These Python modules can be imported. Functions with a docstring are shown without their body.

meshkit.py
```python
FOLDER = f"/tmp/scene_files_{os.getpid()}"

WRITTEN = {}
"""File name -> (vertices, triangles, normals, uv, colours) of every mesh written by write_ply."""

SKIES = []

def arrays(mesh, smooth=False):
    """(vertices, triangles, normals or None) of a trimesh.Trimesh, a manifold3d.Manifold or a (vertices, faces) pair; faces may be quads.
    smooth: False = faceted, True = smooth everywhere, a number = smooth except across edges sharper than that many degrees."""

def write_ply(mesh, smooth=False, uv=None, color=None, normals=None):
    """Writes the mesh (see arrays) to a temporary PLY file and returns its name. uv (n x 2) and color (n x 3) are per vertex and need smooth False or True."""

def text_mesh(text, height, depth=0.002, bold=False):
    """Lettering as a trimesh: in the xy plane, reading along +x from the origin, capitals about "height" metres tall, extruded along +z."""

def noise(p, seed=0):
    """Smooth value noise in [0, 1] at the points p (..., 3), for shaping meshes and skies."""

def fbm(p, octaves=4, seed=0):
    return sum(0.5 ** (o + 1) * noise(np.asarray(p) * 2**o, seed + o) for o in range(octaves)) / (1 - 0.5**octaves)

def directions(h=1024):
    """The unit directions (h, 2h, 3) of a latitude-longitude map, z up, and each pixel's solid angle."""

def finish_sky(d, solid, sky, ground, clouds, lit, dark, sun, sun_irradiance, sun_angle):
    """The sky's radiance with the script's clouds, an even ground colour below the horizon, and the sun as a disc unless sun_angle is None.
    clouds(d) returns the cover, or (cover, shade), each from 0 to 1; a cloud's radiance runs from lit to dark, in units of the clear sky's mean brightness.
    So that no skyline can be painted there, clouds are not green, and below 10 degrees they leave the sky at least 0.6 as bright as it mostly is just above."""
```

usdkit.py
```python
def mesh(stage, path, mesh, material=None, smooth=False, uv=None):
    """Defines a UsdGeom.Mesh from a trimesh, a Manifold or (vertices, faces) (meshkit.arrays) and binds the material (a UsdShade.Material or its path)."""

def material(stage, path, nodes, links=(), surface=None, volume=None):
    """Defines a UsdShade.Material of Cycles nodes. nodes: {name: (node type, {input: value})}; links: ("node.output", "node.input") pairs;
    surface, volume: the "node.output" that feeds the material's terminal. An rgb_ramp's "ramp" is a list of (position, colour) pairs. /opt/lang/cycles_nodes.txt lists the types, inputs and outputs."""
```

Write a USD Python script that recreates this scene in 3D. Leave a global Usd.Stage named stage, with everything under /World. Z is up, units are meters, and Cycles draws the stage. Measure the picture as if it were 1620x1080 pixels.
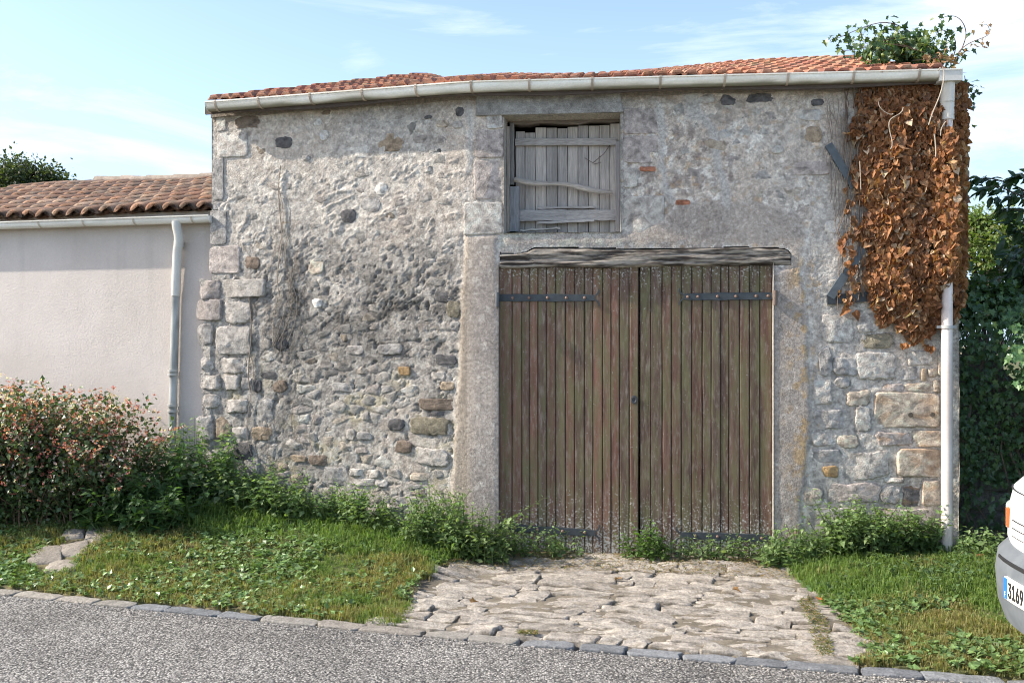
import math, random
import numpy as np, trimesh, usdkit, meshkit
from scipy.ndimage import gaussian_filter1d
from scipy.spatial import Voronoi, cKDTree
from shapely.geometry import Polygon, Point, box as sbox, LineString
from shapely import contains_xy
from pxr import Usd, UsdGeom, UsdLux, UsdShade, Sdf, Gf, Vt

stage = Usd.Stage.CreateInMemory()
UsdGeom.SetStageUpAxis(stage, 'Z')
UsdGeom.SetStageMetersPerUnit(stage, 1.0)
world = UsdGeom.Xform.Define(stage, '/World')
UsdGeom.Scope.Define(stage, '/World/Looks')
stage.SetDefaultPrim(world.GetPrim())
RS = np.random.RandomState(7)
rnd = random.Random(7)

# ---------------------------------------------------------------- camera, sky, sun, exposure
EYE, F = 1.72, 1500.0
cam = UsdGeom.Camera.Define(stage, '/World/camera')
cam.AddTranslateOp().Set(Gf.Vec3d(0, 0, EYE))
cam.AddRotateXOp().Set(90.0)
cam.CreateHorizontalApertureAttr(36.0)
cam.CreateVerticalApertureAttr(24.0)
cam.CreateFocalLengthAttr(36.0 * F / 1620.0)
cam.CreateClippingRangeAttr(Gf.Vec2f(0.05, 5000))
cam.CreateExposureAttr(1.26)
SUN_EL, SUN_AZ = math.radians(35), math.atan2(-1.0, -0.012)
sun_dir = np.array([math.cos(SUN_EL) * math.sin(SUN_AZ), math.cos(SUN_EL) * math.cos(SUN_AZ), math.sin(SUN_EL)])
sky = UsdLux.DomeLight.Define(stage, '/World/sky')
skymat = usdkit.material(stage, '/World/Looks/sky', {
    'tc': ('texture_coordinate', {}),
    'sky': ('sky_texture', {'sky_type': 'single_scattering', 'sun_disc': False, 'sun_elevation': SUN_EL, 'sun_rotation': SUN_AZ,
                            'altitude': 50.0, 'air_density': 1.0, 'aerosol_density': 1.6, 'ozone_density': 2.0}),
    'map': ('mapping', {'rotation': (0.25, 0.35, 0.3), 'scale': (1.6, 2.4, 7.5)}),
    'n1': ('noise_texture', {'scale': 1.35, 'detail': 8.0, 'roughness': 0.6, 'distortion': 0.7}),
    'r1': ('rgb_ramp', {'ramp': [(0.0, (0, 0, 0)), (0.55, (0.0, 0.0, 0.0)), (0.66, (0.40, 0.40, 0.40)), (0.78, (.9, .9, .9))]}),
    'd0': ('vector_math', {'math_type': 'distance', 'vector2': (-0.4262, 0.8525, 0.3026)}), 'e0': ('map_range', {'range_type': 'smoothstep', 'from_min': 0.0, 'from_max': 0.2, 'to_min': 0.12, 'to_max': 0.0, 'clamp': True}), 's0': ('math', {'math_type': 'add'}),
    'd1': ('vector_math', {'math_type': 'distance', 'vector2': (-0.3087, 0.9353, 0.173)}), 'e1': ('map_range', {'range_type': 'smoothstep', 'from_min': 0.0, 'from_max': 0.16, 'to_min': 0.10, 'to_max': 0.0, 'clamp': True}), 's1': ('math', {'math_type': 'add'}),
    'd2': ('vector_math', {'math_type': 'distance', 'vector2': (0.4649, 0.8609, 0.2066)}), 'e2': ('map_range', {'range_type': 'smoothstep', 'from_min': 0.0, 'from_max': 0.24, 'to_min': 0.11, 'to_max': 0.0, 'clamp': True}), 's2': ('math', {'math_type': 'add'}),
    'd3': ('vector_math', {'math_type': 'distance', 'vector2': (-0.1513, 0.9455, 0.2884)}), 'e3': ('map_range', {'range_type': 'smoothstep', 'from_min': 0.0, 'from_max': 0.05, 'to_min': 0.1, 'to_max': 0.0, 'clamp': True}), 's3': ('math', {'math_type': 'add'}),
    'sep': ('separate_xyz', {}),
    'low': ('map_range', {'from_min': 0.42, 'from_max': 0.03, 'to_min': 0.0, 'to_max': 0.78, 'clamp': True}),
    'veil': ('mix', {'mix_type': 'mix', 'color2': (2.6, 3.45, 4.6)}),
    'mx': ('mix', {'mix_type': 'mix', 'color2': (4.5, 4.8, 5.1)}),
    'bg': ('background_shader', {'strength': 0.125})},
    [('tc.generated', 'map.vector'), ('map.vector', 'n1.vector'), ('tc.generated', 'd0.vector1'), ('d0.value', 'e0.value'), ('n1.fac', 's0.value1'), ('e0.result', 's0.value2'), ('tc.generated', 'd1.vector1'), ('d1.value', 'e1.value'), ('s0.value', 's1.value1'), ('e1.result', 's1.value2'), ('tc.generated', 'd2.vector1'), ('d2.value', 'e2.value'), ('s1.value', 's2.value1'), ('e2.result', 's2.value2'), ('tc.generated', 'd3.vector1'), ('d3.value', 'e3.value'), ('s2.value', 's3.value1'), ('e3.result', 's3.value2'), ('s3.value', 'r1.fac'), ('tc.generated', 'sep.vector'), ('sep.z', 'low.value'),
     ('sky.color', 'veil.color1'), ('low.result', 'veil.fac'), ('veil.color', 'mx.color1'), ('r1.color', 'mx.fac'), ('mx.color', 'bg.color')], surface='bg.background')
UsdShade.MaterialBindingAPI.Apply(sky.GetPrim()).Bind(skymat)
sky.GetPrim().SetCustomDataByKey('kind', 'structure')
sun = UsdLux.DistantLight.Define(stage, '/World/sun')
sun.CreateNormalizeAttr(True); sun.CreateIntensityAttr(.88); sun.CreateAngleAttr(0.6); sun.CreateColorAttr(Gf.Vec3f(1.0, 0.93, 0.82))
sun.AddTransformOp().Set(Gf.Matrix4d().SetRotate(Gf.Rotation(Gf.Vec3d(0, 0, 1), Gf.Vec3d(*map(float, sun_dir)))))

# ---------------------------------------------------------------- helpers
used, ORIGIN = {}, {}
def path_of(name, parent=None):
    p = parent.GetPath().pathString if parent is not None else '/World'
    k = (p, name)
    n = used.get(k, 0); used[k] = n + 1
    return f'{p}/{name}' if n == 0 else f'{p}/{name}_{n:03d}'
def tag(o, label=None, cat=None, group=None, kind=None):
    for k, v in (('label', label), ('category', cat), ('group', group), ('kind', kind)):
        if v: o.SetCustomDataByKey(k, v)
    return o
def thing(name, label, cat, group=None, loc=(0, 0, 0)):
    x = UsdGeom.Xform.Define(stage, path_of(name))
    x.AddTranslateOp().Set(Gf.Vec3d(*map(float, loc)))
    ORIGIN[x.GetPath().pathString] = np.asarray(loc, float)
    return tag(x.GetPrim(), label, cat, group)
def obj(name, mesh, mat, parent=None, smooth=False, tint=None, label=None):
    """one Mesh prim; mesh = (v, f) in world coordinates"""
    v, f = mesh if isinstance(mesh, tuple) else (np.asarray(mesh.vertices), np.asarray(mesh.faces))
    if parent is not None:                                            # parts are written relative to their thing's base
        v = v - ORIGIN.get('/'.join(parent.GetPath().pathString.split('/')[:3]), 0)
    m = usdkit.mesh(stage, path_of(name, parent), (v, f), mat, smooth=smooth)
    if tint is not None:
        t = np.asarray(tint, np.float32); pts = np.array(m.GetPointsAttr().Get())
        if t.ndim == 1: t = np.tile(t, (len(pts), 1))
        elif len(pts) != len(t): t = t[cKDTree(v).query(pts)[1]]
        UsdGeom.PrimvarsAPI(m).CreatePrimvar('tint', Sdf.ValueTypeNames.Float3Array, 'vertex').Set(Vt.Vec3fArray.FromNumpy(np.ascontiguousarray(t)))
    pr = m.GetPrim()
    if label: pr.SetCustomDataByKey('label', label)
    return pr
def group_part(name, parent=None):
    return UsdGeom.Xform.Define(stage, path_of(name, parent)).GetPrim()
def quads(f):
    f = np.asarray(f); return np.vstack([f[:, [0, 1, 2]], f[:, [0, 2, 3]]])
def cat(ms):
    vs, fs, n = [], [], 0
    for v, f in ms:
        f = np.asarray(f)
        if f.shape[1] == 4: f = quads(f)
        vs.append(v); fs.append(f + n); n += len(v)
    return np.vstack(vs), np.vstack(fs)
def loft(R, cap=True, closed=True):
    R = np.asarray(R, float); m, k, _ = R.shape
    i, j = np.meshgrid(np.arange(m - 1), np.arange(k if closed else k - 1), indexing='ij')
    q = np.stack([i * k + j, i * k + (j + 1) % k, (i + 1) * k + (j + 1) % k, (i + 1) * k + j], -1).reshape(-1, 4)
    v, f = R.reshape(-1, 3), quads(q)
    if cap:
        c0, c1 = R[0].mean(0), R[-1].mean(0); n = len(v)
        v = np.vstack([v, c0, c1])
        a = np.arange(k); b = (a + 1) % k
        f = np.vstack([f, np.stack([b, a, np.full(k, n)], 1), np.stack([(m - 1) * k + a, (m - 1) * k + b, np.full(k, n + 1)], 1)])
    return v, f
def tube(pts, r, sides=8, cap=True):
    p = np.asarray(pts, float); r = np.broadcast_to(np.asarray(r, float), (len(p),))
    t = np.gradient(p, axis=0); t /= np.linalg.norm(t, axis=1, keepdims=True) + 1e-12
    a = np.cross(t, [0, 0, 1.0] if abs(t[:, 2]).mean() < .8 else [1.0, 0, 0]); a /= np.linalg.norm(a, axis=1, keepdims=True) + 1e-12
    b = np.cross(t, a); g = np.arange(sides) * 2 * np.pi / sides
    R = p[:, None] + r[:, None, None] * (np.cos(g)[None, :, None] * a[:, None] + np.sin(g)[None, :, None] * b[:, None])
    return loft(R, cap)
def grid_faces(m, k):
    i, j = np.meshgrid(np.arange(m - 1), np.arange(k - 1), indexing='ij')
    return np.stack([i * k + j, i * k + j + 1, (i + 1) * k + j + 1, (i + 1) * k + j], -1).reshape(-1, 4)
def box(x0, x1, y0, y1, z0, z1):
    m = trimesh.creation.box([x1 - x0, y1 - y0, z1 - z0]); m.apply_translation([(x0 + x1) / 2, (y0 + y1) / 2, (z0 + z1) / 2])
    return np.array(m.vertices), np.array(m.faces)
def fb(a, b, fx, fz, octv=4, seed=0):
    return meshkit.fbm(np.stack([np.asarray(a) * fx, np.asarray(b) * fz, np.full(np.shape(a), 3.7)], -1), octv, seed)
def sstep(a, b, x):
    t = np.clip((np.asarray(x, float) - a) / (b - a), 0, 1); return t * t * (3 - 2 * t)
def lerp(a, b, t):
    return np.asarray(a) * (1 - np.asarray(t)[..., None]) + np.asarray(b) * np.asarray(t)[..., None]

class WallPlan:
    """a wall standing on a (slightly bent) line in plan: s along it, h outwards, z up"""
    def __init__(self, pts, smooth=0.12):
        pts = np.asarray(pts, float)
        d0 = pts[0] - pts[1]; d0 /= np.linalg.norm(d0); d1 = pts[-1] - pts[-2]; d1 /= np.linalg.norm(d1)
        ext = np.vstack([pts[0] + d0 * 2, pts, pts[-1] + d1 * 2])
        cs = np.r_[0, np.cumsum(np.linalg.norm(np.diff(ext, axis=0), axis=1))] - 2
        self.s = np.arange(-2, cs[-1], 0.01)
        xy = np.stack([np.interp(self.s, cs, ext[:, k]) for k in range(2)], 1)
        e = int(0.6 / .01)
        sm = gaussian_filter1d(xy, smooth / .01, axis=0, mode='nearest'); sm[:e] = xy[:e]; sm[-e:] = xy[-e:]
        self.xy = sm; t = np.gradient(sm, axis=0); t /= np.linalg.norm(t, axis=1, keepdims=True)
        self.n = np.stack([t[:, 1], -t[:, 0]], 1); self.length = cs[-2]
    def P(self, s, h, z):
        s, h, z = np.broadcast_arrays(np.asarray(s, float), np.asarray(h, float), np.asarray(z, float))
        i = lambda a: np.interp(s, self.s, a)
        return np.stack([i(self.xy[:, 0]) + i(self.n[:, 0]) * h, i(self.xy[:, 1]) + i(self.n[:, 1]) * h, z], -1)
    def at(self, u, v, h=0.0):
        q = self.xy + self.n * h
        uu = 810 + F * q[:, 0] / q[:, 1]
        s = np.interp(u, uu, self.s); D = np.interp(s, self.s, q[:, 1])
        return s, EYE - (np.asarray(v, float) - 540) / F * D
    def uv(self, s, z):
        p = self.P(s, 0, z); return 810 + F * p[..., 0] / p[..., 1], 540 - F * (p[..., 2] - EYE) / p[..., 1]
W = WallPlan([(-2.717, 8.58), (-.343, 7.91), (3.56, 7.55)])
N = WallPlan([(-9.2, 10.195), (-2.60, 8.657)])
def at(u, v, D):
    return np.array([(u - 810) / F * D, D, EYE - (v - 540) / F * D])

# ---------------------------------------------------------------- materials
def mat(name, nodes, links, surface='p.BSDF'):
    return usdkit.material(stage, '/World/Looks/' + name, nodes, links, surface=surface)
def tinted(name, rough=.9, n1=18, amp1=.35, n2=140, amp2=.3, bump=.35, dist=.006, bscale=90, spec=.25, stretch=None, extra=None):
    """base colour = the mesh's own tint, broken up by two noises, with a fine relief"""
    nodes = {'g': ('geometry', {}), 'a': ('attribute', {'attribute': 'tint'}),
             'm': ('mapping', {'scale': stretch or (1, 1, 1)}),
             'n1': ('noise_texture', {'scale': n1, 'detail': 6.0, 'roughness': .6}), 'n2': ('noise_texture', {'scale': n2, 'detail': 4.0, 'roughness': .65}),
             'r1': ('map_range', {'from_min': .25, 'from_max': .75, 'to_min': 1 - amp1, 'to_max': 1 + amp1, 'clamp': True}),
             'r2': ('map_range', {'from_min': .25, 'from_max': .75, 'to_min': 1 - amp2, 'to_max': 1 + amp2, 'clamp': True}),
             'x': ('math', {'math_type': 'multiply'}), 'c': ('vector_math', {'math_type': 'scale'}),
             'nb': ('noise_texture', {'scale': bscale, 'detail': 7.0, 'roughness': .68}), 'b': ('bump', {'strength': bump, 'distance': dist}),
             'p': ('principled_bsdf', {'roughness': rough, 'specular_ior_level': spec})}
    links = [('g.position', 'm.vector'), ('m.vector', 'n1.vector'), ('m.vector', 'n2.vector'), ('m.vector', 'nb.vector'), ('n1.fac', 'r1.value'), ('n2.fac', 'r2.value'),
             ('r1.result', 'x.value1'), ('r2.result', 'x.value2'), ('a.vector', 'c.vector1'), ('x.value', 'c.scale'), ('c.vector', 'p.base_color'),
             ('nb.fac', 'b.height'), ('b.normal', 'p.normal')]
    return mat(name, nodes, links)
M = {}
M['wall'] = tinted('old_render', n1=42, amp1=.42, n2=150, amp2=.5, bump=.8, dist=.010, bscale=85)
M['stone'] = tinted('rubble_stone', n1=24, amp1=.38, n2=120, amp2=.42, bump=.85, dist=.012, bscale=70)
M['stucco'] = tinted('stucco', n1=3, amp1=.06, n2=60, amp2=.07, bump=.55, dist=.006, bscale=55)
M['tile'] = tinted('clay_tile', n1=12, amp1=.4, n2=90, amp2=.35, bump=.4, dist=.004, bscale=120)
M['paving'] = tinted('paving_stone', n1=13, amp1=.34, n2=70, amp2=.42, bump=.9, dist=.014, bscale=50)
M['soil'] = tinted('soil', n1=9, amp1=.35, n2=100, amp2=.35, bump=.6, dist=.012, bscale=50)
M['pvc'] = tinted('weathered_pvc', rough=.45, n1=7, amp1=.06, n2=60, amp2=.08, bump=.05, dist=.002, spec=.4)
M['iron'] = tinted('iron', rough=.55, n1=20, amp1=.3, n2=150, amp2=.3, bump=.3, dist=.002, spec=.45)
M['wood'] = tinted('grey_wood', rough=.85, n1=1, amp1=.3, n2=6, amp2=.35, bump=.5, dist=.004, bscale=2.5, stretch=(34, 34, 1.6))
M['woodh'] = tinted('grey_wood_along', rough=.85, n1=1, amp1=.3, n2=6, amp2=.4, bump=.6, dist=.006, bscale=2.2, stretch=(2.2, 34, 38))
M['bark'] = tinted('bark', n1=20, amp1=.35, n2=90, amp2=.3, bump=.5, dist=.008)
def leafy(name, trans=.35, rough=.5, amp=.25, spec=.35):
    return mat(name, {'a': ('attribute', {'attribute': 'tint'}), 'g': ('geometry', {}), 'n': ('noise_texture', {'scale': 60.0, 'detail': 3.0}),
        'r': ('map_range', {'from_min': .25, 'from_max': .75, 'to_min': 1 - amp, 'to_max': 1 + amp, 'clamp': True}),
        'c': ('vector_math', {'math_type': 'scale'}), 'p': ('principled_bsdf', {'roughness': rough, 'specular_ior_level': spec}),
        't': ('translucent_bsdf', {}), 'tc': ('vector_math', {'math_type': 'multiply', 'vector2': (1.25, 1.35, .55)}), 'm': ('mix_closure', {'fac': trans})},
        [('g.position', 'n.vector'), ('n.fac', 'r.value'), ('a.vector', 'c.vector1'), ('r.result', 'c.scale'), ('c.vector', 'p.base_color'), ('c.vector', 'tc.vector1'),
         ('tc.vector', 't.color'), ('p.BSDF', 'm.closure1'), ('t.BSDF', 'm.closure2')], surface='m.closure')
M['leaf'] = leafy('green_leaf', trans=.42)
M['gloss'] = leafy('glossy_leaf', trans=.2, rough=.38, spec=.5)
M['dry'] = leafy('dry_leaf', trans=.22, rough=.75, spec=.15)
M['grass'] = leafy('grass_blade', trans=.4, rough=.55, spec=.3)
M['petal'] = leafy('petal', trans=.4, rough=.6, amp=.12)
# painted boards of the big doors: red-brown paint worn to grey, green algae, pale flaking near the foot
M['door'] = mat('worn_door_paint', {
    'g': ('geometry', {}), 'a': ('attribute', {'attribute': 'tint'}), 'm': ('mapping', {'scale': (42, 42, 2.2)}), 'm2': ('mapping', {'scale': (48, 48, 9)}), 'm3': ('mapping', {'scale': (16, 16, 2.6)}),
    'n1': ('noise_texture', {'scale': 1.0, 'detail': 6.0, 'roughness': .65}), 'r1': ('map_range', {'from_min': .3, 'from_max': .7, 'to_min': .6, 'to_max': 1.4, 'clamp': True}),
    'c': ('vector_math', {'math_type': 'scale'}),
    'n2': ('noise_texture', {'scale': 1.0, 'detail': 7.0, 'roughness': .7}), 'r2': ('map_range', {'from_min': .50, 'from_max': .66, 'to_min': 0, 'to_max': .55, 'clamp': True}),
    'grey': ('mix', {'color2': (.33, .28, .225)}),
    'n3': ('noise_texture', {'scale': 1.0, 'detail': 6.0, 'roughness': .62}), 'r3': ('map_range', {'from_min': .44, 'from_max': .62, 'to_min': 0, 'to_max': .68, 'clamp': True}),
    'alg': ('mix', {'color2': (.15, .145, .068)}),
    'n4': ('noise_texture', {'scale': 62.0, 'detail': 5.0, 'roughness': .62}), 'sep': ('separate_xyz', {}),
    'foot': ('map_range', {'from_min': 0.02, 'from_max': .55, 'to_min': .17, 'to_max': -.008, 'clamp': True}),
    'top': ('map_range', {'from_min': 2.05, 'from_max': 2.32, 'to_min': -.02, 'to_max': .08, 'clamp': True}),
    'ft': ('math', {'math_type': 'add'}), 'fs': ('math', {'math_type': 'add'}), 'r4': ('map_range', {'from_min': .625, 'from_max': .68, 'to_min': 0, 'to_max': .85, 'clamp': True}),
    'white': ('mix', {'color2': (.50, .48, .43)}),
    'b': ('bump', {'strength': .5, 'distance': .003}), 'p': ('principled_bsdf', {'roughness': .8, 'specular_ior_level': .25})},
    [('g.position', 'm.vector'), ('g.position', 'm2.vector'), ('g.position', 'm3.vector'), ('m.vector', 'n1.vector'), ('n1.fac', 'r1.value'), ('a.vector', 'c.vector1'), ('r1.result', 'c.scale'),
     ('m2.vector', 'n2.vector'), ('n2.fac', 'r2.value'), ('c.vector', 'grey.color1'), ('r2.result', 'grey.fac'), ('m3.vector', 'n3.vector'), ('n3.fac', 'r3.value'), ('grey.color', 'alg.color1'), ('r3.result', 'alg.fac'),
     ('g.position', 'n4.vector'), ('g.position', 'sep.vector'), ('sep.z', 'foot.value'), ('sep.z', 'top.value'), ('foot.result', 'ft.value1'), ('top.result', 'ft.value2'), ('n4.fac', 'fs.value1'), ('ft.value', 'fs.value2'),
     ('fs.value', 'r4.value'), ('alg.color', 'white.color1'), ('r4.result', 'white.fac'), ('white.color', 'p.base_color'), ('n1.fac', 'b.height'), ('b.normal', 'p.normal')])
# chip-seal road: pale and dark chips in worn bitumen
M['road'] = mat('chip_seal', {
    'g': ('geometry', {}), 'v': ('voronoi_texture', {'feature': 'f1', 'scale': 85.0}), 'v2': ('voronoi_texture', {'feature': 'f1', 'scale': 48.0}), 'n': ('noise_texture', {'scale': 1.3, 'detail': 5.0}),
    'sc': ('separate_color', {}), 'ramp': ('rgb_ramp', {'ramp': [(0, (.08, .075, .07)), (.25, (.17, .16, .148)), (.6, (.28, .262, .24)), (1, (.46, .435, .395))]}),
    'edge': ('map_range', {'from_min': .22, 'from_max': .6, 'to_min': 1.15, 'to_max': .45, 'clamp': True}), 'e2': ('vector_math', {'math_type': 'scale'}),
    'rn': ('map_range', {'from_min': .3, 'from_max': .7, 'to_min': .8, 'to_max': 1.2, 'clamp': True}), 'e3': ('vector_math', {'math_type': 'scale'}),
    'h1': ('math', {'math_type': 'multiply', 'value2': -.55}), 'h2': ('math', {'math_type': 'multiply', 'value2': -.45}), 'h': ('math', {'math_type': 'add'}),
    'b': ('bump', {'strength': .9, 'distance': .012}), 'p': ('principled_bsdf', {'roughness': .85, 'specular_ior_level': .3})},
    [('g.position', 'v.vector'), ('g.position', 'v2.vector'), ('g.position', 'n.vector'), ('v.color', 'sc.color'), ('sc.r', 'ramp.fac'), ('v.distance', 'edge.value'), ('ramp.color', 'e2.vector1'), ('edge.result', 'e2.scale'),
     ('n.fac', 'rn.value'), ('e2.vector', 'e3.vector1'), ('rn.result', 'e3.scale'), ('e3.vector', 'p.base_color'),
     ('v.distance', 'h1.value1'), ('v2.distance', 'h2.value1'), ('h1.value', 'h.value1'), ('h2.value', 'h.value2'), ('h.value', 'b.height'), ('b.normal', 'p.normal')])
def plain(name, color, rough=.5, spec=.5, metal=0.0, coat=0.0):
    return mat(name, {'p': ('principled_bsdf', {'base_color': color, 'roughness': rough, 'specular_ior_level': spec, 'metallic': metal, 'coat_weight': coat})}, [])
M['car_white'] = mat('white_car_paint', {'g': ('geometry', {}), 'n': ('noise_texture', {'scale': 5.0, 'detail': 6.0}), 'r': ('rgb_ramp', {'ramp': [(.3, (.70, .70, .69)), (.7, (.78, .78, .77))]}),
    'p': ('principled_bsdf', {'roughness': .32, 'coat_weight': .3})}, [('g.position', 'n.vector'), ('n.fac', 'r.fac'), ('r.color', 'p.base_color')])
M['bumper'] = mat('grey_bumper_plastic', {'g': ('geometry', {}), 'n': ('noise_texture', {'scale': 9.0, 'detail': 6.0}), 'r': ('rgb_ramp', {'ramp': [(.3, (.10, .112, .125)), (.7, (.145, .158, .17))]}),
    'p': ('principled_bsdf', {'roughness': .6})}, [('g.position', 'n.vector'), ('n.fac', 'r.fac'), ('r.color', 'p.base_color')])
M['black'] = plain('black_rubber', (.015, .015, .016), .7)
M['orange'] = plain('orange_lens', (.75, .13, .02), .2)
M['lens'] = plain('headlamp_lens', (.55, .62, .55), .12, .6)
M['plate'] = plain('plate_white', (.72, .70, .62), .4)
M['blue'] = plain('plate_blue', (.02, .16, .62), .4)
M['glass'] = plain('dark_glazing', (.02, .025, .03), .06, .6)
M['metal'] = plain('wheel_metal', (.35, .36, .37), .4, .5, .7)

# ---------------------------------------------------------------- terrain: kerb line, ground sheet, road
K0, KT = np.array([-3.57, 6.62]), np.array([.9608, -.2773]); KN = np.array([.2773, .9608])
def kerb_bow(a): return -.10 * np.sin(np.clip(a / 6.37, -.2, 1.2) * np.pi) * .6
def kd(x, y): 
    a = (x - K0[0]) * KT[0] + (y - K0[1]) * KT[1]
    return a, (x - K0[0]) * KN[0] + (y - K0[1]) * KN[1] - kerb_bow(a)
def T(x, y, rough=True):
    x, y = np.asarray(x, float), np.asarray(y, float)
    a, d = kd(x, y)
    B = np.interp(x, [-12, -5, -2.7, -1.5, -.7, -.25, 2.1, 2.6, 4, 8], [.40, .36, .29, .21, .08, -.03, -.03, .03, .06, .10])
    t = np.clip(d / 2.1, 0, 1); t = t * t * (3 - 2 * t) * .6 + t * .4
    z = .004 + B * t
    if rough: z = z + (fb(x, y, 2.2, 2.2, 3, 5) - .5) * .05 * sstep(0.02, .5, d)
    return np.where(d < 0, -.09, z)
def PX(u, v, z=0.0):
    """plan point of a ground pixel at height z"""
    D = (EYE - z) * F / (np.asarray(v, float) - 540); return np.stack([(np.asarray(u, float) - 810) / F * D, D], -1)
PAVE = Polygon(PX([722, 800, 1215, 1262, 1300, 1338, 1372, 1330, 1140, 960, 800, 700, 628, 668, 655, 690], [884, 872, 876, 902, 932, 975, 1033, 1047, 1030, 1020, 1003, 993, 985, 955, 935, 903]))
EXTRA = Polygon(PX([38, 120, 168, 150, 95, 60], [882, 852, 852, 868, 895, 893], .1))

gx = np.unique(np.round(np.r_[-320, -160, -80, -40, -25, np.arange(-16, -6, .5), np.arange(-6, 5.5, .035), np.arange(5.5, 16, .5), 16, 25, 40, 80, 160, 320], 4))
gy = np.unique(np.round(np.r_[-320, -160, -80, -40, -20, -10, -4, 0, 2, 3, 4, np.arange(4.4, 9.2, .035), np.arange(9.2, 20, .8), 24, 30, 40, 60, 90, 150, 320], 4))
GX, GY = np.meshgrid(gx, gy, indexing='ij')
GZ = T(GX, GY)
inp = contains_xy(PAVE.buffer(.06), GX, GY); GZ = np.where(inp, GZ - .009 + .014 * (fb(GX, GY, 14, 22, 3, 23) - .5), GZ)
gn = fb(GX, GY, 1.6, 1.6, 4, 21)
gt = lerp((.15, .12, .065), (.09, .105, .035), sstep(.35, .6, gn))
gt = np.where(inp[..., None], np.array([.17, .145, .11]) * (.6 + .8 * gn[..., None]), gt)
g = obj('ground', (np.stack([GX, GY, GZ], -1).reshape(-1, 3), quads(grid_faces(len(gx), len(gy)))), M['soil'], smooth=True, tint=gt.reshape(-1, 3))
tag(g, 'bare brown earth beneath the grass in front of the barn', 'ground', kind='structure')
# road: sheet in kerb coordinates, edge against the kerb stones
ra = np.unique(np.r_[-60, -30, -15, np.arange(-8, 14, .25), 14, 20, 30, 60]); rd = np.r_[-.14, -.3, -.6, -1, -2, -3, -4, -5, -6.0]
A_, D_ = np.meshgrid(ra, rd, indexing='ij')
rx = K0[0] + A_ * KT[0] + (D_ + kerb_bow(A_)) * KN[0]; ry = K0[1] + A_ * KT[1] + (D_ + kerb_bow(A_)) * KN[1]
rz = -.003 + .006 * sstep(-.15, -.9, D_)
r = obj('road', (np.stack([rx, ry, rz], -1).reshape(-1, 3), quads(grid_faces(len(ra), len(rd)))[:, ::-1]), M['road'], smooth=True)
tag(r, 'coarse grey chip-seal road along the kerb in the foreground', 'road', kind='structure')

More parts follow.
